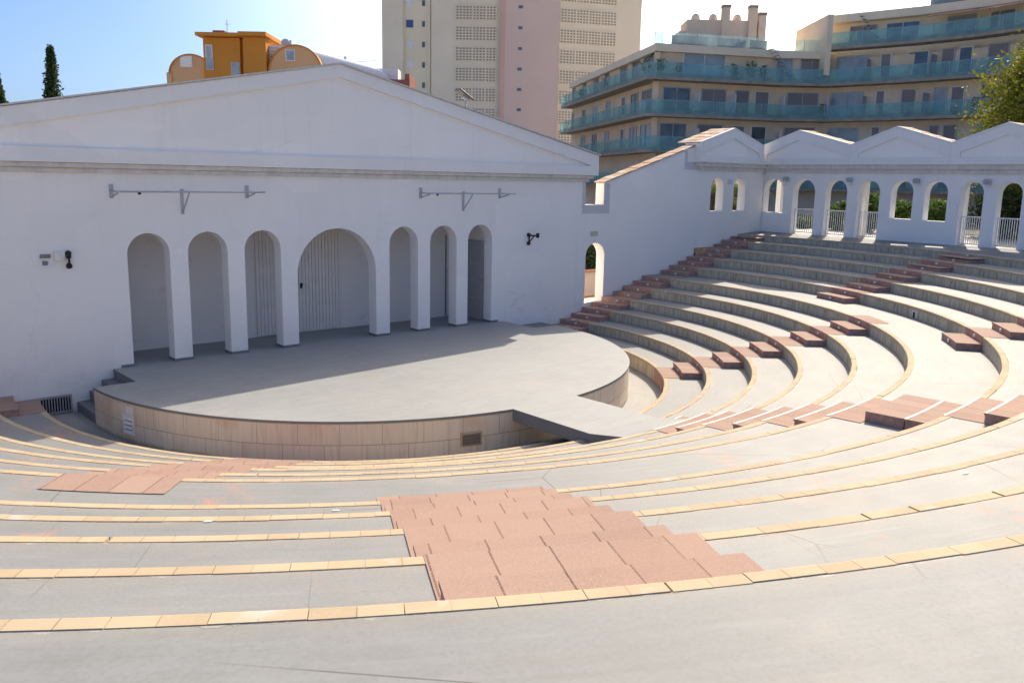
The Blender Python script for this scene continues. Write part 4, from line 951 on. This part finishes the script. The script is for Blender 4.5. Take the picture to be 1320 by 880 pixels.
b = MB(); c_ = O_B + hr * bx(363) + hw * 1.5 + Zv * 16.35; b.tube([c_ - hw * .05, c_ + hw * .02, c_ + hw * .08], [.36, .34, .2], 16); b.tube([c_ - Zv * .4, c_], .03, 5); b.tube([c_ + hr * .42 - Zv * .5, c_ + hr * .42 + Zv * .25], .09, 8); b.build('satellite_dish', 'galv', ob)
vault(347, 415, 13.95, 16.0, .0, 1.2, 'salmon_wall', 'wall'); barrel_ring(347, 415, 13.95, 16.0, -.05)
# white metal barrel running back to the right
b = MB(); dirb = (hr * .93 + hw * .37).normalized(); cxb = O_B + hr * bx(381) + hw * 1.2; ra = bx(415) - bx(381)
prev = None
for j in range(2):
    ringp = [cxb + dirb * (j * 6.2) + hr * ra * cos(pi * i / 14) * (1 - .35 * j) + Zv * (13.95 - .45 * j + (2.02 - .75 * j) * sin(pi * i / 14)) for i in range(15)]
    if prev:
        for i in range(14): b.quad([prev[i], prev[i + 1], ringp[i + 1], ringp[i]])
    prev = ringp
b.build('roof', 'metal_roof', ob)
for px in (419, 436):
    b = MB(); p = O_B + hr * bx(px) + hw * 3 + Zv * 14.9; b.tube([p - Zv * .5, p + Zv * .55], .06, 8); b.tube([p + Zv * .5, p + Zv * .68], .13, 8); b.build('vent_pipe', 'galv', ob)
b = MB(); p0 = O_B + hr * bx(450) + hw * 2.5 + Zv * 14.2
for a, c_ in ((0, 2.2),): b.tube([p0, p0 + Zv * .9, p0 + hr * 1.9 + Zv * 1.05, p0 + hr * 1.9 + Zv * .1], .025, 5)
b.build('roof_rail', 'galv', ob)
bbox(438, 527, .5, 5, -.4, 13.55, 'brick_red', 'wall'); bbox(521, 527, .4, 5, 13.56, 14.0, 'brick_red', 'parapet'); b = MB(); b.box(O_B + hr * bx(487) + hw * 5 + Zv * 14.0, (2.2, 2, 1.6), hr, hw, Zv); b.build('roof_hut', 'metal_roof', ob)
for px, zc, w_, h_, d in ((239.5, 14.6, .85, .72, .28), (271.5, 15.35, .42, .92, -.12), (375, 15.2, .62, .75, -.02), (304.5, 13.95, .55, 1.1, -.12), (272, 14.4, .45, .8, -.12)):
    b = MB(); o = O_B + hr * bx(px) + hw * d + Zv * zc; b.box(o, (w_ + .14, .10, h_ + .14), hr, hw, Zv); f_ = b.build('window', 'white_metal' if zc > 14.5 else 'galv', ob)
    b = MB(); b.box(o - hw * .055, (w_, .02, h_), hr, hw, Zv); b.build('pane', 'door_panel' if px == 239.5 else 'window_curtain', f_)

# ------------------------------------------------------------------ floodlight on a pole behind the pediment slope
t = thing('floodlight_pole', 'black floodlight panel on a short pole behind the right slope of the pediment', 'floodlight', (6.17, 1.75, 7.5))
b = MB(); b.tube([(6.17, 1.75, 7.55), (6.17, 1.75, 8.45)], .035, 8); b.build('pole', 'galv', t, True)
b = MB(); e = Vector((.75, -.2, -.5)).normalized(); f_ = Vector((.3, .95, 0)).normalized(); g_ = e.cross(f_).normalized(); f_ = g_.cross(e); b.box((6.08, 1.72, 8.58), (.62, .5, .07), e, f_, g_); b.bevel(.015).build('lamp_head', 'floodlight_black', t)
b = MB(); b.box(Vector((6.16, 1.74, 8.48)), (.22, .12, .12), e, f_, g_); b.build('swivel', 'galv', t)

# ------------------------------------------------------------------ planting
def tree(name, label, base, h, rad, crown_z, n_clump, n_leaf, size, mat, seed, cat='tree', group=None, trunk_r=.16, shape='round', dark=None):
    rd = random.Random(seed); base = Vector(base); t = thing(name, label, cat, base, group)
    c = base + Zv * crown_z; b = MB(); cl = []
    for i in range(n_clump):
        while True:
            v = Vector((rd.uniform(-1, 1), rd.uniform(-1, 1), rd.uniform(-1, 1)))
            if .25 < v.length < 1: break
        if shape == 'cone':
            zz = rd.uniform(-1, 1); w_ = max(.05, (1 - (zz * .5 + .5)) ** .7) * rd.uniform(.3, 1.0); a = rd.uniform(0, 6.28); v = Vector((cos(a) * w_, sin(a) * w_, zz))
        p = c + Vector((v.x * rad[0], v.y * rad[1], v.z * rad[2])); cl.append(p)
        cr_ = rd.uniform(.12, .24) * min(rad[0], rad[1]) if shape != 'cone' else (.10 + .22 * max(.05, 1 - (zz * .5 + .5))) * rad[0]
        leaves(b, p, (cr_, cr_, cr_ * (.7 if shape != 'cone' else 2.2)), n_leaf, size, rd)
    b.build('crown', mat, t, norm=False)
    b = MB(); top = c + Zv * rad[2] * .2; b.tube([base, base.lerp(top, .4) + Vector((rd.uniform(-.1, .1), rd.uniform(-.1, .1), 0)), top], [trunk_r, trunk_r * .75, trunk_r * .3], 8)
    for p in rd.sample(cl, min(len(cl), 12)):
        s_ = base.lerp(top, rd.uniform(.35, .9)); b.tube([s_, s_.lerp(p, .5) + Zv * .15 * rad[2] * .3, p], [trunk_r * .35, trunk_r * .22, trunk_r * .08], 5)
    b.build('trunk', 'trunk', t, True)
    return t
def ray_at(px, depth, z):      # ground point on the camera's sight line (used once to place far planting)
    d = cw + cr * ((px - 660) / 1110.18); p = CAM + d * depth; return (p.x, p.y, z)
tree('cypress', 'tall slender cypress tree above the left slope of the pediment', (-.25, 28.5, -.4), 12.0, (.72, .72, 3.5), 8.75, 260, 40, .085, 'leaf_dark', 4, 'cypress', None, .12, 'cone')
tree('cypress', 'dark cypress tip at the left edge of the picture, shorter than its neighbour', (-2.45, 30.3, -.4), 10.4, (.72, .72, 3.4), 7.4, 240, 40, .085, 'leaf_dark', 5, 'cypress', None, .12, 'cone')
tree('broadleaf_tree', 'yellow-green broadleaf tree rising above the arcade gables at the right edge', (34.6, -8.9, 3.4), 9, (3.9, 3.9, 4.1), 5.2, 330, 330, .095, 'leaf_yellow', 7, 'tree', None, .2)
tree('broadleaf_tree', 'dark green tree filling the gated arches at the right edge of the arcade', (28.8, -9.6, 3.4), 3, (1.5, 2.8, 1.25), 1.1, 60, 130, .12, 'leaf_dark', 8, 'tree', None, .14)
tree('broadleaf_tree', 'yellow-green small tree glowing in the sun inside the two gated arches at the right edge', (31.5, -9.2, 3.4), 4, (1.7, 2.0, 1.3), 2.9, 50, 130, .12, 'leaf_yellow', 18, 'tree', None, .1)
bushes = [((27, -2.7, 3.4), (.8, .9, .9), 'leaf_green', 'bright green shrub behind the gated arch beside the arcade windows'), ((27.4, -1.0, 3.4), (.8, .7, .75), 'leaf_green', 'low green shrub behind the middle gated arch'),
          ((27, -4.4, 3.4), (.9, .8, .75), 'leaf_green', 'green shrub behind the left of the two arcade windows'), ((27, -5.9, 3.4), (.9, .8, .85), 'leaf_green', 'full green shrub behind the right of the two arcade windows'),
          ((28.5, .9, 3.4), (.8, .7, .3), 'leaf_green', 'low shrub behind the gated arch nearest the arcade corner')]
for i, (p, r_, mt, lab) in enumerate(bushes): tree('shrub', lab, p, 1.6, r_, r_[2] * 1.15, 34, 70, .10, mt, 20 + i, 'shrub', 'shrubs behind the arcade', .05)
def palm(base, h, label, seed):
    rd = random.Random(seed); base = Vector(base); t = thing('palm', label, 'palm', base, 'palms behind the narrow windows'); b = MB(); b.tube([base, base + Zv * h], [.16, .12], 8); b.build('trunk', 'trunk', t, True)
    b = MB(); top = base + Zv * h
    for i in range(22):
        a = i * 2.4 + rd.uniform(-.2, .2); el = rd.uniform(-.2, 1.2); L_ = rd.uniform(1.3, 1.9); d = Vector((cos(a), sin(a), 0)); pts = [top + d * L_ * s_ * cos(el * (1 - s_ * .6)) + Zv * (L_ * s_ * sin(el) - 1.1 * s_ * s_ * L_ * .55) for s_ in [j / 9 for j in range(10)]]
        for p, q in zip(pts, pts[1:]):
            e = (q - p).normalized(); sd_ = e.cross(Zv).normalized(); w_ = .42
            for s1 in (-1, 1):
                for f in (0, .5): m_ = p.lerp(q, f); tip = m_ + sd_ * s1 * w_ + e * .28 - Zv * .16; b.quad([m_, m_ + e * .05, tip + e * .01, tip])
    b.build('fronds', 'leaf_palm', t, norm=False)
palm((24.3, 4.2, .35), 5.0, 'green palm seen through the narrow arched window nearest the wall', 2)
palm((26.4, 4.3, 3.42), 1.9, 'yellow-green palm seen through the second narrow arched window', 3)
# low wall and hedge behind the small door
t = thing('garden_wall', 'low pale pink garden wall with terracotta coping seen through the small arched door', 'wall', (14, 5, 1.15))
b = MB(); b.b2((9.8, 4.7, .35), (21, 5.0, 1.60)); b.build('wall', 'pink_wall', t); b = MB(); b.b2((9.7, 4.62, 1.603), (21.1, 5.08, 1.68)); b.build('coping', 'terracotta', t); b = MB(); b.b2((9.8, 4.66, .352), (21, 4.698, .50)); b.build('skirting', 'terracotta', t)
rd = random.Random(9); t = thing('hedge', 'dark clipped hedge behind the low pink garden wall', 'hedge', (14, 6.3, .0)); b = MB()
for i in range(130): leaves(b, Vector((rd.uniform(11, 20), rd.uniform(5.5, 6.6), rd.uniform(.6, 4.0))), (.3, .3, .3), 60, .11, rd)
b.build('foliage', 'leaf_dark', t, norm=False)
